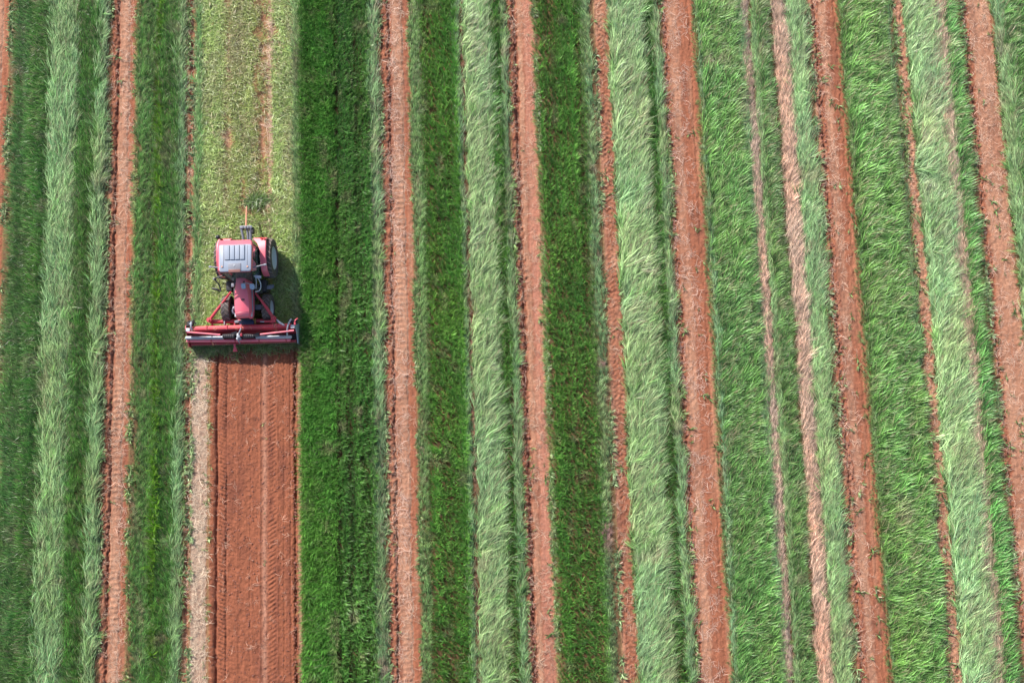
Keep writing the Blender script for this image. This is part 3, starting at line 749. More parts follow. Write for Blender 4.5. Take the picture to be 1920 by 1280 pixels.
def tube(bm, pts, r, n=10, cap=True):
    pts = [Vector(p) for p in pts]; rs = r if isinstance(r, (list, tuple)) else [r] * len(pts)
    prevr = None; first = None
    for i, p in enumerate(pts):
        d = (pts[min(i + 1, len(pts) - 1)] - pts[max(i - 1, 0)])
        up = Vector((0, 0, 1)) if abs(d.normalized().z) < .9 else Vector((1, 0, 0))
        rg = ringverts(bm, p, d, up, rs[i], n)
        if prevr: bridge(bm, prevr, rg)
        else: first = rg
        prevr = rg
    if cap: bm.faces.new(first[::-1]); bm.faces.new(prevr)

def smoothpath(pts, k=5):
    pts = [Vector(p) for p in pts]; out = []
    for i in range(len(pts) - 1):
        p0 = pts[max(i - 1, 0)]; p1 = pts[i]; p2 = pts[i + 1]; p3 = pts[min(i + 2, len(pts) - 1)]
        for j in range(k):
            t = j / k
            out.append(.5 * ((2 * p1) + (-p0 + p2) * t + (2 * p0 - 5 * p1 + 4 * p2 - p3) * t * t + (-p0 + 3 * p1 - 3 * p2 + p3) * t ** 3))
    out.append(pts[-1]); return out

def rrect(hx, hy, r, k=5):
    out = []
    for cx, cy, a0 in ((hx - r, hy - r, 0), (-hx + r, hy - r, 90), (-hx + r, -hy + r, 180), (hx - r, -hy + r, 270)):
        for i in range(k + 1):
            a = math.radians(a0 + 90 * i / k); out.append((cx + r * math.cos(a), cy + r * math.sin(a)))
    return out

def loft(bm, rings, cap0=True, cap1=True):
    vr = [[bm.verts.new(p) for p in rg] for rg in rings]
    for a, b in zip(vr[:-1], vr[1:]): bridge(bm, a, b)
    if cap0: bm.faces.new(vr[0][::-1])
    if cap1: bm.faces.new(vr[-1])
    return vr

def lathe_x(bm, prof, c, n=36):
    """profile (x, r) revolved about the X axis through c"""
    rings = [[Vector((c[0] + x, c[1] + r * math.cos(2 * math.pi * i / n), c[2] + r * math.sin(2 * math.pi * i / n))) for i in range(n)] for x, r in prof]
    vr = [[bm.verts.new(p) for p in rg] for rg in rings]
    for a, b in zip(vr[:-1], vr[1:]): bridge(bm, a, b)
    return vr

def panel(bm, pts, th):
    """flat polygon with thickness"""
    pts = [Vector(p) for p in pts]; n = (pts[1] - pts[0]).cross(pts[2] - pts[0]).normalized() * th
    a = [bm.verts.new(p) for p in pts]; b = [bm.verts.new(p + n) for p in pts]
    bm.faces.new(a[::-1]); bm.faces.new(b)
    for i in range(len(a)): bm.faces.new((a[i], a[(i + 1) % len(a)], b[(i + 1) % len(a)], b[i]))

# ------------------------------------------------------------------ TRACTOR (front points to -Y)
TX, TY = -11.35, 9.0
tr = bpy.data.objects.new("tractor", None); C.objects.link(tr); tr.location = (TX, TY, 0)
tr.empty_display_size = .5
tag(tr, "red farm tractor with pale grey cab roof driving between mown grass and tilled soil", "tractor")
def L(px, py, z):
    p = P3(px, py, z); return Vector((p.x - TX, p.y - TY, z))

def wheel(x_in, x_out, yc, R, rr, lugs, lugw, side):
    wd = abs(x_out - x_in); xm = (x_in + x_out) / 2; h = wd / 2
    bm = bmesh.new(); lathe_x(bm, [(-.10 * side, .02), (-.10 * side, rr * .35), (.06 * side, rr * .35), (.09 * side, rr * .22), (.09 * side, .01)], (xm, yc, R), 20)
    hub = fin('wheel', bm, 'rim', tr)
    bm = bmesh.new()
    lathe_x(bm, [(-h * .75, rr), (-h * .98, rr * 1.12), (-h, (rr + R) / 2), (-h * .90, R * .955), (-h * .6, R * .972), (0, R * .978), (h * .6, R * .972), (h * .90, R * .955), (h, (rr + R) / 2), (h * .98, rr * 1.12), (h * .75, rr)], (xm, yc, R), 48)
    fin('tyre', bm, 'rubber', hub)
    bm = bmesh.new()
    for k in range(lugs):
        for s in (-1, 1):
            a0 = 2 * math.pi * (k + (.5 if s > 0 else 0)) / lugs
            rings = []
            for f, rad in ((0.02, 1.0), (.55, 1.0), (1.0, .965)):
                xx = xm + s * f * h * .97; am = a0 + f * .24 * (48 / lugs) * .45
                da = lugw / R / 2; rg = []
                for dr, dd in ((-.035, -1), (.0, -1), (.0, 1), (-.035, 1)):
                    aa = am + dd * da; rad2 = R * rad + dr
                    rg.append((xx, yc + rad2 * math.cos(aa), R + rad2 * math.sin(aa)))
                rings.append(rg)
            loft(bm, rings)
    tag(fin('tread_lugs', bm, 'lug', hub, smooth=False), kind='stuff')
    bm = bmesh.new()
    vr = lathe_x(bm, [(-h * .7 * side, rr * .9), (h * .86 * side, rr * 1.02), (h * .90 * side, rr * .98), (h * .72 * side, rr * .90), (h * .45 * side, rr * .72), (h * .2 * side, rr * .45), (h * .2 * side, rr * .1)], (xm, yc, R), 36)
    bm.faces.new(vr[-1])
    fin('rim', bm, 'rim', hub)
    return hub
wheel(.76, 1.23, .95, .87, .50, 22, .05, 1)
wheel(-.76, -1.23, .95, .87, .50, 22, .05, -1)
wheel(.70, 1.06, -1.22, .61, .33, 18, .042, 1)
wheel(-.70, -1.06, -1.22, .61, .33, 18, .042, -1)

# chassis, engine, axles
bm = bmesh.new(); box(bm, (0, .55, .85), (.46, 1.6, .55), .05); box(bm, (0, -.75, .72), (.42, 2.0, .42), .04)
box(bm, (0, .95, .87), (1.5, .26, .26), .08); box(bm, (0, -1.22, .60), (1.5, .2, .18), .06)
box(bm, (0, -1.72, .62), (.5, .14, .4), .03)
fin('chassis', bm, 'iron', tr)
bm = bmesh.new(); box(bm, (.0, -.9, 1.08), (.56, 1.45, .42), .05); box(bm, (.42, -.45, .95), (.28, .5, .5), .05)
box(bm, (-.40, -.55, .95), (.22, .35, .4), .05)
for k in range(6): tube(bm, [(-.32, -.35 - k * .16, 1.1), (-.32, -.35 - k * .16, 1.28), (-.2, -.35 - k * .16, 1.33)], .035, 8)
tube(bm, smoothpath([(.28, -.2, 1.2), (.45, -.35, 1.25), (.5, -.7, 1.1), (.35, -1.0, 1.0)]), .035, 8)
fin('engine', bm, 'iron', tr)
# hood
def hood_ring(y, ht, hb, zt, zb, crown=.05):
    pts = [(-hb, zb), (-hb * 1.0, zb + .2), (-ht * 1.04, zt - .10), (-ht * .93, zt - .015), (-ht * .5, zt + crown * .7), (0, zt + crown), (ht * .5, zt + crown * .7), (ht * .93, zt - .015), (ht * 1.04, zt - .10), (hb, zb + .2), (hb, zb)]
    return [Vector((x, y, z)) for x, z in pts]
bm = bmesh.new()
rings = [hood_ring(-.06, .21, .33, 1.86, 1.15), hood_ring(-.30, .235, .36, 1.85, 1.12), hood_ring(-.62, .285, .39, 1.80, 1.1), hood_ring(-.95, .32, .405, 1.75, 1.1),
         hood_ring(-1.30, .325, .41, 1.68, 1.1), hood_ring(-1.52, .32, .40, 1.62, 1.1), hood_ring(-1.535, .312, .395, 1.60, 1.1), hood_ring(-1.555, .318, .40, 1.605, 1.1), hood_ring(-1.66, .30, .38, 1.56, 1.1, .04),
         hood_ring(-1.735, .24, .34, 1.48, 1.1, .03), hood_ring(-1.76, .18, .28, 1.40, 1.1, .02)]
loft(bm, rings); fin('hood', bm, 'red_sheen', tr, ang=.5)
for s in (-1, 1):
    bm = bmesh.new()
    panel(bm, [(s * .392, -.50, 1.38), (s * .410, -1.50, 1.34), (s * .395, -1.50, 1.42), (s * .372, -.55, 1.50)], .004 * s)
    fin('hood_side_stripe', bm, 'grey', tr, smooth=False)
    bm = bmesh.new(); box(bm, (s * .33, -1.60, 1.36), (.10, .20, .12), .03); o = fin('headlight', bm, 'white', tr)
bm = bmesh.new(); box(bm, (.07, -1.02, 1.775), (.14, .06, .03), .012); fin('hood_shadow_slot', bm, 'black', tr)  # black slot standing in for a dark grille and a cast shadow band
bm = bmesh.new(); box(bm, (.14, -.28, 1.87), (.06, .07, .05), .015); fin('fuel_cap', bm, 'black', tr)
bm = bmesh.new()
for k in range(7): box(bm, (0, -1.765, 1.02 + k * .055), (.44, .02, .03), .006)
fin('front_grille', bm, 'black', tr)
# silver cylinder (filter) on the left of the hood, light curved guard
bm = bmesh.new(); tube(bm, smoothpath([(-.34, -1.24, 1.25), (-.44, -1.26, 1.28), (-.50, -1.36, 1.28), (-.47, -1.50, 1.28), (-.34, -1.54, 1.25)]), .035, 10); fin('front_guard', bm, 'white', tr)
bm = bmesh.new(); box(bm, (-.47, -.30, 1.35), (.13, .16, .12), .02); box(bm, (-.36, -.22, 1.4), (.06, .10, .1), .02); fin('filter_box', bm, 'grey_d', tr)
# right side: tank and steps
bm = bmesh.new(); box(bm, (.74, -.28, .78), (.30, .55, .42), .06); fin('fuel_tank', bm, 'black', tr)
for k in range(3):
    bm = bmesh.new(); box(bm, (.98, -.22 - .07 * k, .42 + .24 * k), (.22, .16, .03), .01); fin('step', bm, 'grey_d', tr)
bm = bmesh.new(); box(bm, (-.74, -.25, .78), (.28, .45, .40), .05); fin('battery_box', bm, 'black', tr)
bm = bmesh.new(); box(bm, (.52, -1.22, .92), (.26, .22, .05), .01); fin('axle_bracket', bm, 'grey_d', tr)
bm = bmesh.new(); box(bm, (-.5, -1.2, .92), (.2, .2, .05), .01); fin('axle_bracket', bm, 'grey_d', tr)
# blue-black front weight
bm = bmesh.new()
box(bm, (0, -1.88, .72), (.62, .22, .34), .03)
fin('front_weight', bm, paint('dark_blue_paint', (.02, .035, .09), .45), tr)

# cab: floor, pillars, glass, seat, roof
bm = bmesh.new()
loft(bm, [[(-.68, .02, 1.0), (.68, .02, 1.0), (.70, 1.22, 1.0), (-.70, 1.22, 1.0)], [(-.70, .0, 1.28), (.70, .0, 1.28), (.72, 1.25, 1.28), (-.72, 1.25, 1.28)]])
fin('cab_floor', bm, 'black', tr, smooth=False)
top = {'fl': (-.66, -.0, 2.66), 'fr': (.66, -.0, 2.66), 'bl': (-.66, 1.22, 2.66), 'br': (.66, 1.22, 2.66), 'ml': (-.69, .62, 2.66), 'mr': (.69, .62, 2.66)}
bot = {'fl': (-.42, -.18, 1.28), 'fr': (.42, -.18, 1.28), 'bl': (-.72, 1.24, 1.28), 'br': (.72, 1.24, 1.28), 'ml': (-.73, .40, 1.28), 'mr': (.73, .40, 1.28)}
for k in top:
    bm = bmesh.new(); tube(bm, [bot[k], top[k]], .032, 8); fin('pillar', bm, 'black', tr)
for dd in (bot, top):
    bm = bmesh.new(); tube(bm, [dd[k] for k in ('fl', 'fr', 'mr', 'br', 'bl', 'ml', 'fl')], .03, 8); fin('window_surround', bm, 'black', tr)
for nm, a, b in (('windshield', 'fl', 'fr'), ('door_window', 'fr', 'mr'), ('side_window', 'mr', 'br'), ('rear_window', 'br', 'bl'), ('side_window', 'bl', 'ml'), ('door_window', 'ml', 'fl')):
    bm = bmesh.new(); panel(bm, [bot[a], bot[b], top[b], top[a]], .006); fin(nm, bm, 'glass', tr, smooth=False)
bm = bmesh.new(); box(bm, (0, .78, 1.55), (.48, .46, .14), .05); box(bm, (0, 1.00, 1.85), (.46, .12, .60), .05); fin('seat', bm, 'seat', tr)
bm = bmesh.new(); box(bm, (.38, .62, 1.5), (.16, .55, .3), .03); fin('side_console', bm, 'seat', tr)
bm = bmesh.new()
ringp = [Vector((.19 * math.cos(a), .20 + .17 * math.sin(a), 1.86 + .08 * math.sin(a))) for a in np.linspace(0, 2 * math.pi, 21)]
tube(bm, ringp, .016, 8, cap=False); tube(bm, [(0, .20, 1.86), (0, -.02, 1.35)], .03, 8); fin('steering_wheel', bm, 'black', tr)
# roof
bm = bmesh.new(); rings = []
for sc, z in ((.90, 2.62), (.985, 2.66), (1.0, 2.73), (.985, 2.80), (.955, 2.835)):
    rg = []
    for x, y in rrect(.735, .68, .14):
        yy = y * (1 if sc < .9 else sc)
        xx = x * sc * (1 - .03 * max(0, -y / .68)) * (1 + 0)
        bul = .04 * (1 - (x / .735) ** 2) if y > .5 else 0
        rg.append(Vector((xx, .655 + yy + bul, z)))
    rings.append(rg)
loft(bm, rings); roof = fin('cab_roof', bm, 'red_sheen', tr, ang=.7)
x0r, x1r = L(410.2, 480, 2.86).x, L(471.5, 480, 2.86).x; y1r, y0r = L(440, 458.5, 2.86).y, L(440, 509, 2.86).y
cxr, cyr, hxr, hyr = (x0r + x1r) / 2, (y0r + y1r) / 2, (x1r - x0r) / 2, (y1r - y0r) / 2
bm = bmesh.new()
loft(bm, [[Vector((cxr + x * s * (1 - .04 * max(0, -y / hyr)), cyr + y * s, z)) for x, y in rrect(hxr, hyr, .09)] for s, z in ((1.0, 2.80), (1.0, 2.855), (.97, 2.872))])
fin('roof_cover', bm, 'grey', roof, ang=.7)
xa, xb = L(421.5, 470, 2.88).x, L(459, 470, 2.88).x; ya, yb = L(440, 487, 2.88).y, L(440, 459.5, 2.88).y
bm = bmesh.new(); box(bm, ((xa + xb) / 2, (ya + yb) / 2, 2.873), (xb - xa + .03, yb - ya + .03, .012), .002); fin('panel_recess', bm, paint('mid_grey_plastic', (.17, .19, .24), .5), roof)
for k in range(4):
    w4 = (xb - xa) / 4; bm = bmesh.new()
    box(bm, (xa + w4 * (k + .5), (ya + yb) / 2, 2.892), (w4 - .028, yb - ya - .02, .035), .012); fin('roof_rib', bm, 'grey', roof)
for px_ in (419.0, 463.5):
    bm = bmesh.new(); q = L(px_, 481, 2.875); box(bm, (q.x, q.y, 2.874), (.022, .98, .010), .002); fin('roof_channel', bm, 'grey_d', roof)
a = L(428, 494, 2.88); b = L(451.5, 508, 2.88)
bm = bmesh.new(); box(bm, ((a.x + b.x) / 2, (a.y + b.y) / 2 , 2.885), (b.x - a.x, a.y - b.y, .028), .012); fin('roof_hatch', bm, 'grey_d', roof)
q = L(439, 497.5, 2.9); bm = bmesh.new(); tube(bm, [(q.x, q.y, 2.89), (q.x, q.y, 2.915)], .035, 12); fin('hatch_knob', bm, 'steel', roof)
bm = bmesh.new(); q = L(440, 508, 2.86); box(bm, (q.x, q.y + .0, 2.893), (b.x - a.x - .03, .13, .026), .01); fin('hatch_glass', bm, paint('smoked_brown', (.20, .09, .08), .2), roof)
for px_, py_ in ((416, 500), (464, 499.5)):
    q = L(px_, py_, 2.88); bm = bmesh.new(); tube(bm, [(q.x, q.y, 2.87), (q.x, q.y, 2.90)], .035, 10); fin('roof_lamp', bm, 'lamp_orange', roof)
# fenders
for s in (-1, 1):
    bm = bmesh.new(); rings = []
    for dy, z in ((.87, 1.18), (.86, 1.48), (.76, 1.70), (.50, 1.84), (.15, 1.87), (-.20, 1.84), (-.50, 1.74), (-.72, 1.55), (-.84, 1.30), (-.88, 1.12)):
        y = .93 + dy * .95; t = .035
        cen = Vector((0, .95, .9)); d = (Vector((0, y, z)) - cen).normalized() * t
        xi, xo = (.48 if dy > .7 else .70 if dy > .45 else (.76 if dy > .3 else .82)), 1.07 if dy < .6 else 1.04
        rings.append([Vector((s * xi, y, z)), Vector((s * (xo - .03), y, z)), Vector((s * xo, y, z - .03)), Vector((s * xo, y - d.y * 2.2, z - d.z * 2.2)), Vector((s * (xo - .03), y - d.y, z - d.z)), Vector((s * xi, y - d.y, z - d.z))])
    loft(bm, rings); fd = fin('fender', bm, 'red_sheen', tr, ang=.5)
    for k, (dx, dy, r) in enumerate(((.86, 1.62, .055), (.98, 1.60, .055)) if s > 0 else ((-.86, 1.62, .055),)):
        bm = bmesh.new(); tube(bm, [(dx, dy, 1.60), (dx, dy + .02, 1.78)], [r, r * .9], 12); fin('tail_lamp', bm, 'lamp_red', fd)
bm = bmesh.new(); q = L(408, 444, 1.95); tube(bm, [(q.x + .1, q.y - .1, 1.75), (q.x, q.y, 1.85)], .02, 8)
bmesh.ops.create_uvsphere(bm, u_segments=12, v_segments=8, radius=.10, matrix=Matrix.Translation((q.x, q.y, 1.9))); fin('rear_work_lamp', bm, 'black', tr)
# roof-side lamp arms
for pts in ([(413, 501.5, 2.62), (405, 501.5, 2.62), (399, 500.5, 2.62), (394, 500, 2.62)], [(470, 502, 2.62), (478, 500.5, 2.62), (488, 498, 2.62), (497, 496, 2.62)]):
    bm = bmesh.new(); tube(bm, smoothpath([L(*p) for p in pts], 4), .028, 8); ar = fin('lamp_arm', bm, 'grey_d', tr)
    e = L(*pts[-1]); bm = bmesh.new(); box(bm, (e.x, e.y, 2.60), (.13, .09, .08), .03, Matrix.Rotation(.3 if e.x > 0 else 0, 3, 'Z')); fin('side_lamp', bm, 'grey_d', ar)
# left mirror on its bent arm
bm = bmesh.new(); tube(bm, smoothpath([L(419, 517, 2.45), L(409, 519.5, 2.42), L(402, 522.5, 2.36)], 4), .030, 8)
tube(bm, smoothpath([L(402, 522.5, 2.36), L(406, 528, 2.30), L(411, 534, 2.22), L(413, 541, 2.15), L(414, 545.5, 2.12), L(407, 544, 2.12), L(401, 541, 2.12)], 4), .028, 8)
ma = fin('mirror_arm', bm, 'black', tr)
bm = bmesh.new(); q = L(404, 542, 2.12); box(bm, (q.x, q.y, 2.05), (.30, .07, .30), .03, Matrix.Rotation(-.25, 3, 'Z')); fin('mirror', bm, 'black', ma)
bm = bmesh.new(); q = L(402, 523, 2.3); box(bm, (q.x, q.y, 2.26), (.14, .08, .16), .03, Matrix.Rotation(-.25, 3, 'Z')); fin('mirror', bm, 'grey_d', ma)
# right mirrors, brackets and exhaust
bm = bmesh.new(); tube(bm, smoothpath([L(476, 517, 2.45), L(483, 521, 2.40), L(488, 529, 2.30), L(489, 538, 2.25), L(486, 545, 2.2), L(479, 547, 2.2)], 4), .024, 8)
tube(bm, smoothpath([L(480, 519, 2.40), L(480.5, 530, 2.30), L(480, 541, 2.25)], 4), .02, 8)
ma = fin('mirror_arm', bm, 'steel', tr)
bm = bmesh.new(); q = L(484, 519, 2.42); box(bm, (q.x, q.y, 2.42), (.27, .13, .08), .035, Matrix.Rotation(-.15, 3, 'Z')); fin('mirror_bracket', bm, 'grey', ma)
def roundmirror(px_, py_, z, hx, hy, parent):
    q = L(px_, py_, z); bm = bmesh.new(); rot = Matrix.Rotation(.5, 3, 'X')
    loft(bm, [[Vector((q.x, q.y, z)) + rot @ Vector((x * s, y * s, zz)) for x, y in rrect(hx, hy, min(hx, hy) * .75)] for s, zz in ((.8, -.05), (1, 0), (1, .02), (.9, .03))])
    o = fin('mirror', bm, 'steel', parent)
    bm = bmesh.new(); loft(bm, [[Vector((q.x, q.y, z)) + rot @ Vector((x * s, y * s, zz)) for x, y in rrect(hx * .84, hy * .84, min(hx, hy) * .6)] for s, zz in ((1, .028), (1, .036))])
    fin('mirror_glass', bm, 'mirror', o)
roundmirror(473, 537, 2.15, .11, .13, ma)
roundmirror(456.5, 536, 2.05, .10, .13, ma)
bm = bmesh.new(); tube(bm, smoothpath([L(470, 532, 2.2), L(464, 531, 2.15), L(458, 531, 2.1)], 4), .018, 8); fin('mirror_stay', bm, 'steel', ma)
bm = bmesh.new(); q = L(481, 541, 2.0); tube(bm, [(q.x, q.y, 1.1), (q.x, q.y, 1.3), (q.x, q.y, 1.32), (q.x, q.y, 1.85), (q.x, q.y, 1.87), (q.x, q.y - .02, 2.10)], [.05, .05, .095, .095, .05, .05], 14); fin('exhaust_stack', bm, 'iron', tr)
# rear linkage and rusty drawbar
bm = bmesh.new(); a, b = L(450, 426.5, 1.0), L(473, 426.5, 1.0); box(bm, ((a.x + b.x) / 2, a.y, 1.0), (b.x - a.x, .13, .14), .03); lk = fin('rear_toolbar', bm, 'grey_d', tr)
for px_, r in ((452.5, .055), (463.5, .05), (469.5, .06)):
    a = L(px_, 428, 1.0); bm = bmesh.new()
    tube(bm, [(a.x, a.y, 1.0), (a.x * .85 + .02, a.y - .35, .92), (a.x * .6 + .02, 1.15, .80)], [r, r, r * .7], 8); fin('lift_arm', bm, 'grey_d', tr)
bm = bmesh.new(); a = L(471, 433, .9); box(bm, (a.x + .04, a.y, .88), (.16, .26, .26), .03); fin('hitch_block', bm, 'black', tr)
for px_ in (455.5, 461.5, 466.5):
    a = L(px_, 427, 1.08); bm = bmesh.new(); box(bm, (a.x, a.y, 1.0), (.03, .16, .17), .008); fin('toolbar_band', bm, 'black', tr)
a, b = L(461.5, 424, .95), L(462.5, 387.5, .62)
bm = bmesh.new(); tube(bm, [a, b], [.05, .038], 8); fin('drawbar', bm, 'rust', tr)

# ------------------------------------------------------------------ CUTTING HEAD mounted on the front
HX, HY = -11.58, 6.7
hd = bpy.data.objects.new("cutting_head", None); C.objects.link(hd); hd.location = (HX, HY, 0); hd.empty_display_size = .5
tag(hd, "wide red cutting head with grey roller and black shrouds mounted on the tractor front", "mower")
def K(px, py, z):
    p = P3(px, py, z); return Vector((p.x - HX, p.y - HY, z))
xl_, xr_ = K(351, 625, .8).x, K(555, 625, .8).x
# push arms and cross tube
for a, m_, b in ((K(433, 547, 1.32), K(413, 573.5, 1.10), K(393, 600, .86)), (K(479, 549, 1.42), K(497, 573, 1.36), K(513.5, 597, .95))):
    bm = bmesh.new(); tube(bm, [a, m_.lerp(a, .1), m_.lerp(b, .1), b], [.045, .05, .068, .068], 12); pa = fin('push_arm', bm, 'red_dusty', hd)
    bm = bmesh.new(); tube(bm, [b + Vector((0, 0, -.14)), b + Vector((0, 0, .12))], .11, 14); tube(bm, [b + Vector((0, 0, .12)), b + Vector((0, 0, .16))], .05, 10); fin('pivot', bm, 'red_dusty', pa)
bm = bmesh.new(); a, b = K(395, 603, .72), K(512, 601, .72); tube(bm, [a, b], .095, 14); ct = fin('cross_tube', bm, 'red_dusty', hd)
for px_ in (422, 452, 466):
    q = K(px_, 603, .75); bm = bmesh.new(); box(bm, (q.x, q.y - .02, .74), (.05, .26, .26), .012); fin('clamp', bm, 'steel' if px_ == 422 else 'red_dusty', ct)
bm = bmesh.new(); q = K(456, 601.5, .86); box(bm, (q.x, q.y, .86), (.66, .07, .05), .015); box(bm, (q.x - .28, q.y - .03, .87), (.18, .10, .05), .01); fin('hitch_plate', bm, 'grey_d', hd)
for px_ in (475.5, 478.8):
    q = K(px_, 603, .8); bm = bmesh.new(); tube(bm, [(q.x, q.y + .14, .84), (q.x, q.y - .10, .82)], .028, 10); fin('hydraulic_fitting', bm, 'brass', hd)
# mounting links between cross tube and beam
for px_ in (398, 440, 470, 508):
    q = K(px_, 607, .8); bm = bmesh.new(); box(bm, (q.x, q.y - .02, .78), (.06, .34, .12), .015); fin('mount_link', bm, 'red_dusty', hd)
# main beam with rounded profile
def xbar(bm, prof, x0, x1):
    loft(bm, [[Vector((x, y, z)) for y, z in prof] for x in (x0, x1)])
yb_ = K(450, 612.5, 1.02).y
bm = bmesh.new(); xbar(bm, [(yb_ + .09, .80), (yb_ + .10, .93), (yb_ + .07, .99), (yb_ + .0, 1.03), (yb_ - .075, 1.03), (yb_ - .09, 1.0), (yb_ - .09, .80)], xl_ + .22, xr_ - .15); fin('main_beam', bm, 'red_dusty', hd, ang=.4)
for px_ in (387, 425, 452, 512, 518):
    q = K(px_, 612.5, 1.04); bm = bmesh.new(); box(bm, (q.x, yb_ + .0, 1.035), (.055, .20, .03), .008); fin('beam_strap', bm, 'red_dusty', hd)
# sloping back sheet and trough
y2 = K(450, 625, .62).y; y3 = K(450, 643, .42).y
bm = bmesh.new(); xbar(bm, [(yb_ - .08, .985), (yb_ - .085, .96), (yb_ - .18, .42), (y2 - .04, .30), (y2 - .05, .26), (yb_ - .22, .38), (yb_ - .11, .94)], xl_ + .05, xr_ - .05)
fin('back_sheet', bm, 'red_dusty', hd, smooth=False)
for k in range(9):
    xx = xl_ + .35 + k * (xr_ - xl_ - .7) / 8; bm = bmesh.new()
    panel(bm, [(xx, yb_ - .10, .97), (xx, yb_ - .17, .60), (xx, yb_ - .22, .42), (xx, yb_ - .12, .80)], .02); fin('sheet_rib', bm, 'red_dusty', hd, smooth=False)
bm = bmesh.new(); xbar(bm, [(y2 - .05, .34), (y3 - .02, .22), (y3 - .02, .18), (y2 - .05, .28)], xl_ + .04, xr_ - .04); fin('trough_floor', bm, 'iron', hd, smooth=False)
# grey roller in two halves, red pipe, lower edge bar
for a, b in (((348, 633.5), (420, 632.5)), ((479, 632), (547, 631.5))):
    A, B = K(*a, .74), K(*b, .74); bm = bmesh.new()
    tube(bm, [A, A.lerp(B, .02), A.lerp(B, .98), B], [.05, .082, .082, .055], 16); fin('grey_roller', bm, 'steel', hd)
A, B = K(350, 639, .64), K(545, 637, .64); bm = bmesh.new(); tube(bm, [A, A + Vector((.08, 0, 0)), B - Vector((.08, 0, 0)), B], [.05, .078, .078, .05], 16); pp = fin('red_pipe', bm, 'red_sheen', hd)
for f in (.03, .24, .47, .70, .96):
    q = A.lerp(B, f); bm = bmesh.new(); tube(bm, [q - Vector((.025, 0, 0)), q + Vector((.025, 0, 0))], .09, 14); fin('pipe_collar', bm, 'red_dusty', pp)
bm = bmesh.new(); y4 = K(450, 642.3, .40).y; box(bm, ((xl_ + xr_) / 2, y4, .44), (xr_ - xl_ - .1, .09, .08), .02); fin('lower_edge_bar', bm, 'red_dusty', hd)
bm = bmesh.new(); box(bm, ((xl_ + xr_) / 2, y4 - .055, .33), (xr_ - xl_ - .05, .03, .06), .008); fin('cutter_bar', bm, 'rust', hd)
bm = bmesh.new()
nf = 48
for k in range(nf):
    xx = xl_ + .1 + k * (xr_ - xl_ - .2) / (nf - 1)
    loft(bm, [[(xx - .02, y4 - .06, .30), (xx + .02, y4 - .06, .30), (xx + .02, y4 - .06, .33), (xx - .02, y4 - .06, .33)], [(xx - .004, y4 - .09, .30), (xx + .004, y4 - .09, .30), (xx + .004, y4 - .09, .31), (xx - .004, y4 - .09, .31)]])
tag(fin('knife_guards', bm, 'iron', hd, smooth=False), kind='stuff')
# ends
for s, xx in ((-1, xl_), (1, xr_)):
    bm = bmesh.new()
    panel(bm, [(xx, y4 - .12, .12), (xx, y4 - .12, .50), (xx, y2 - .1, .72), (xx, yb_ - .02, 1.02), (xx, yb_ + .14, .98), (xx, yb_ + .16, .12)], .03 * -s)
    fin('end_plate', bm, 'red_dusty' if s < 0 else 'steel', hd, smooth=False)
    bm = bmesh.new(); box(bm, (xx - s * .08, (y4 + yb_) / 2, .07), (.14, .75, .10), .03); fin('skid_shoe', bm, 'iron', hd)
    bm = bmesh.new(); box(bm, (xx - s * .10, yb_ - .06, 1.02), (.17, .15, .06), .015); fin('end_cap', bm, 'white', hd)
bm = bmesh.new(); tube(bm, [(xl_ + .3, (y2 + y4) / 2, .16), (xr_ - .3, (y2 + y4) / 2, .16)], .12, 14); fin('ground_roller', bm, 'iron', hd)
# slanting drive shafts with black shrouds and gearbox in the middle
for a, b in ((K(351, 622.5, 1.0), K(413, 627.5, .96)), (K(488, 626.8, .96), K(551, 619.5, 1.0))):
    bm = bmesh.new(); tube(bm, [a, b], .040, 12); fin('drive_shaft', bm, 'red_sheen', hd)
for a, b, rr_ in ((K(418, 630, .86), K(440, 630, .86), (.10, .125)), (K(456, 630, .86), K(477, 630, .86), (.125, .10))):
    bm = bmesh.new(); pts, rs = [], []
    for k in range(13):
        f = k / 12; pts.append(a.lerp(b, f)); base = rr_[0] * (1 - f) + rr_[1] * f; rs.append(base * (1 if k % 2 else .86))
    tube(bm, pts, rs, 16); fin('shaft_shroud', bm, 'black', hd)
for sx_, (px_, py_) in ((-1, (437, 626)), (1, (480, 628))):
    q = K(px_, py_, .9); bm = bmesh.new()
    panel(bm, [q + Vector((-.10, -.06, 0)), q + Vector((.12, -.06, 0)), q + Vector((.20, .12, .06)) if sx_ < 0 else q + Vector((.16, .10, .05)), q + Vector((-.08, .05, .03))], .02); fin('rubber_flap', bm, 'black', hd, smooth=False)
bm = bmesh.new(); q = K(447, 629, .95); box(bm, (q.x, q.y, .86), (.15, .22, .28), .05); box(bm, (q.x - .02, q.y - .12, .78), (.22, .10, .2), .04); gx = fin('gearbox', bm, 'steel', hd)
bm = bmesh.new(); tube(bm, smoothpath([K(447, 626, 1.0), K(450, 620, 1.06), K(452, 615, 1.08)], 4), .028, 8); tube(bm, smoothpath([K(446, 633, .85), K(447, 639, .72), K(450, 643, .55)], 4), .024, 8); fin('hose', bm, 'steel', gx)
bm = bmesh.new(); q = K(453, 627, .95); box(bm, (q.x, q.y, .92), (.10, .14, .16), .03); box(bm, (q.x + .02, q.y, .98), (.05, .05, .3), .015); fin('gear_bracket', bm, 'red', gx)
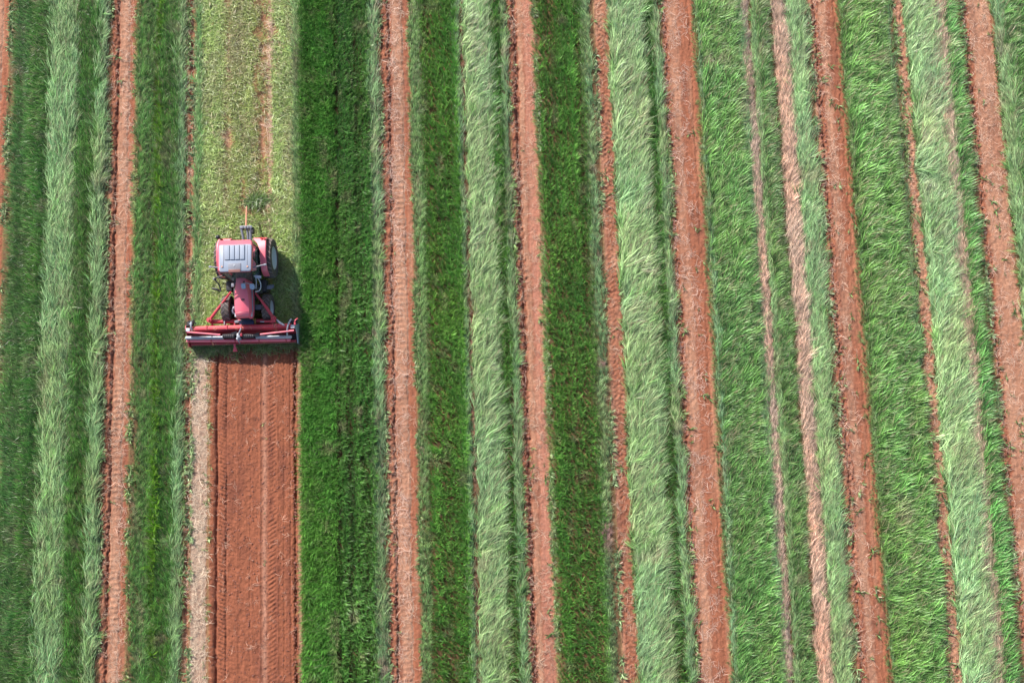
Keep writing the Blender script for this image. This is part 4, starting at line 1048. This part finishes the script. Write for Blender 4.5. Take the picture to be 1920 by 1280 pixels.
# marker pointing down at the front
a, b = K(439.5, 644, .50), K(441.5, 659, .42)
bm = bmesh.new(); loft(bm, [[(a.x - .05, a.y, .50), (a.x + .05, a.y, .50), (a.x + .05, a.y, .44), (a.x - .05, a.y, .44)], [(a.x - .03, (a.y + b.y) / 2 + .04, .48), (a.x + .05, (a.y + b.y) / 2 + .04, .48), (a.x + .05, (a.y + b.y) / 2 + .04, .42), (a.x - .03, (a.y + b.y) / 2 + .04, .42)], [(b.x - .11, b.y, .44), (b.x + .10, b.y, .44), (b.x + .10, b.y, .37), (b.x - .11, b.y, .37)]])
fin('front_tongue', bm, 'red', hd, ang=.3)
# hoses and motors at both ends
bm = bmesh.new(); q = K(357, 607, .95); box(bm, (q.x, q.y, .88), (.26, .22, .22), .05); tube(bm, [K(350, 612, .9), K(357, 606, .95), K(364, 600, 1.0)], .05, 10); tube(bm, [K(350, 606, .92), K(356, 602, 1.0), K(362, 603, 1.0), K(368, 607, .95)], .03, 8)
fin('hydraulic_motor', bm, 'black', hd)
bm = bmesh.new(); tube(bm, smoothpath([K(356, 608, 1.05), K(359, 604, 1.1), K(358, 612, 1.1), K(360, 619, 1.0)], 4), .04, 8); tube(bm, smoothpath([K(350, 616, .95), K(353, 619, .98), K(357, 619, .98)], 4), .03, 8); fin('hose', bm, 'steel', hd)
bm = bmesh.new(); tube(bm, smoothpath([K(546, 598, 1.05), K(543, 603, 1.12), K(540, 610, 1.1), K(538.5, 619, 1.0), K(538.5, 629, .8)], 4), .036, 8); fin('hose', bm, 'steel', hd)
bm = bmesh.new(); tube(bm, smoothpath([K(541, 600, .95), K(548, 602, 1.02), K(555, 600, 1.0), K(559, 598, 1.0)], 4), .035, 8); q = K(550, 603, .92); box(bm, (q.x, q.y, .86), (.34, .20, .16), .04); fin('hydraulic_motor', bm, 'black', hd)
bm = bmesh.new(); tube(bm, smoothpath([K(553, 604, 1.05), K(554, 600, 1.08), K(558, 597, 1.0)], 4), .03, 8); q = K(552, 606, 1.1); box(bm, (q.x, q.y, 1.02), (.10, .14, .10), .04); fin('coupling', bm, 'red', hd)
bm = bmesh.new(); tube(bm, [K(518, 599, .92), K(525, 605, .98), K(533, 609.5, 1.06)], [.03, .05, .03], 8); fin('stay_rod', bm, 'white', hd)
bm = bmesh.new(); tube(bm, [K(496, 603, 1.0), K(511, 602.5, 1.0)], .045, 10); tube(bm, [K(509, 602.5, 1.0), K(517, 602, 1.0)], .07, 12); fin('hydraulic_cylinder', bm, 'red_dusty', hd)
bm = bmesh.new(); tube(bm, [K(488, 603, 1.0), K(497, 603, 1.0)], .025, 8); fin('piston_rod', bm, 'steel', hd)
# stray stalks caught on the head
n = 26
hx = rng.uniform(xl_ + HX + .3, xr_ + HX - .3, n); hy = rng.uniform(y4 + HY, yb_ + HY, n)
o = scatter('stray_straw', 'straw', np.stack([hx, hy, np.where(hy > yb_ + HY - .1, 1.05, .70)], 1), rng.uniform(0, 6.28, n), rng.uniform(.3, .6, n), np.tile(np.array((.58, .40, .22)), (n, 1)))
tag(o, "stray dry stalks caught on the red cutting head", 'straw', kind='stuff')
# grass spilling over the soil edges, in ragged bunches
for i, (a, b, k) in enumerate(SOIL[:10]):
    for j, (e, sg) in enumerate(((a, 1), (b, -1))):
        xe = XG(e); n = 700
        yy = rng.uniform(Y0 + .3, Y1 - .3, n)
        m = vn(yy * 0, yy, 1, .9, 6000 + i * 7 + j) + rng.normal(0, .3, n)
        yy = yy[m > .05]; n = len(yy)
        xx = xe + sg * (np.abs(rng.normal(0, .05, n)) - .03)
        col = np.array((.16, .27, .08)) if i % 2 == j else np.array((.20, .30, .12))
        o = scatter('grass_fringe', 'weed', np.stack([xx, yy, np.zeros(n)], 1), rng.uniform(0, 6.28, n), rng.uniform(.6, 1.5, n), np.tile(col, (n, 1)) * rng.uniform(.7, 1.25, (n, 1)))
        tag(o, "ragged bunches of grass spilling over the %s edge of the %s" % (("left", "right")[j], SOIL_LABEL[a].split(',')[0].replace('red ', '', 1)), 'grass', kind='stuff')
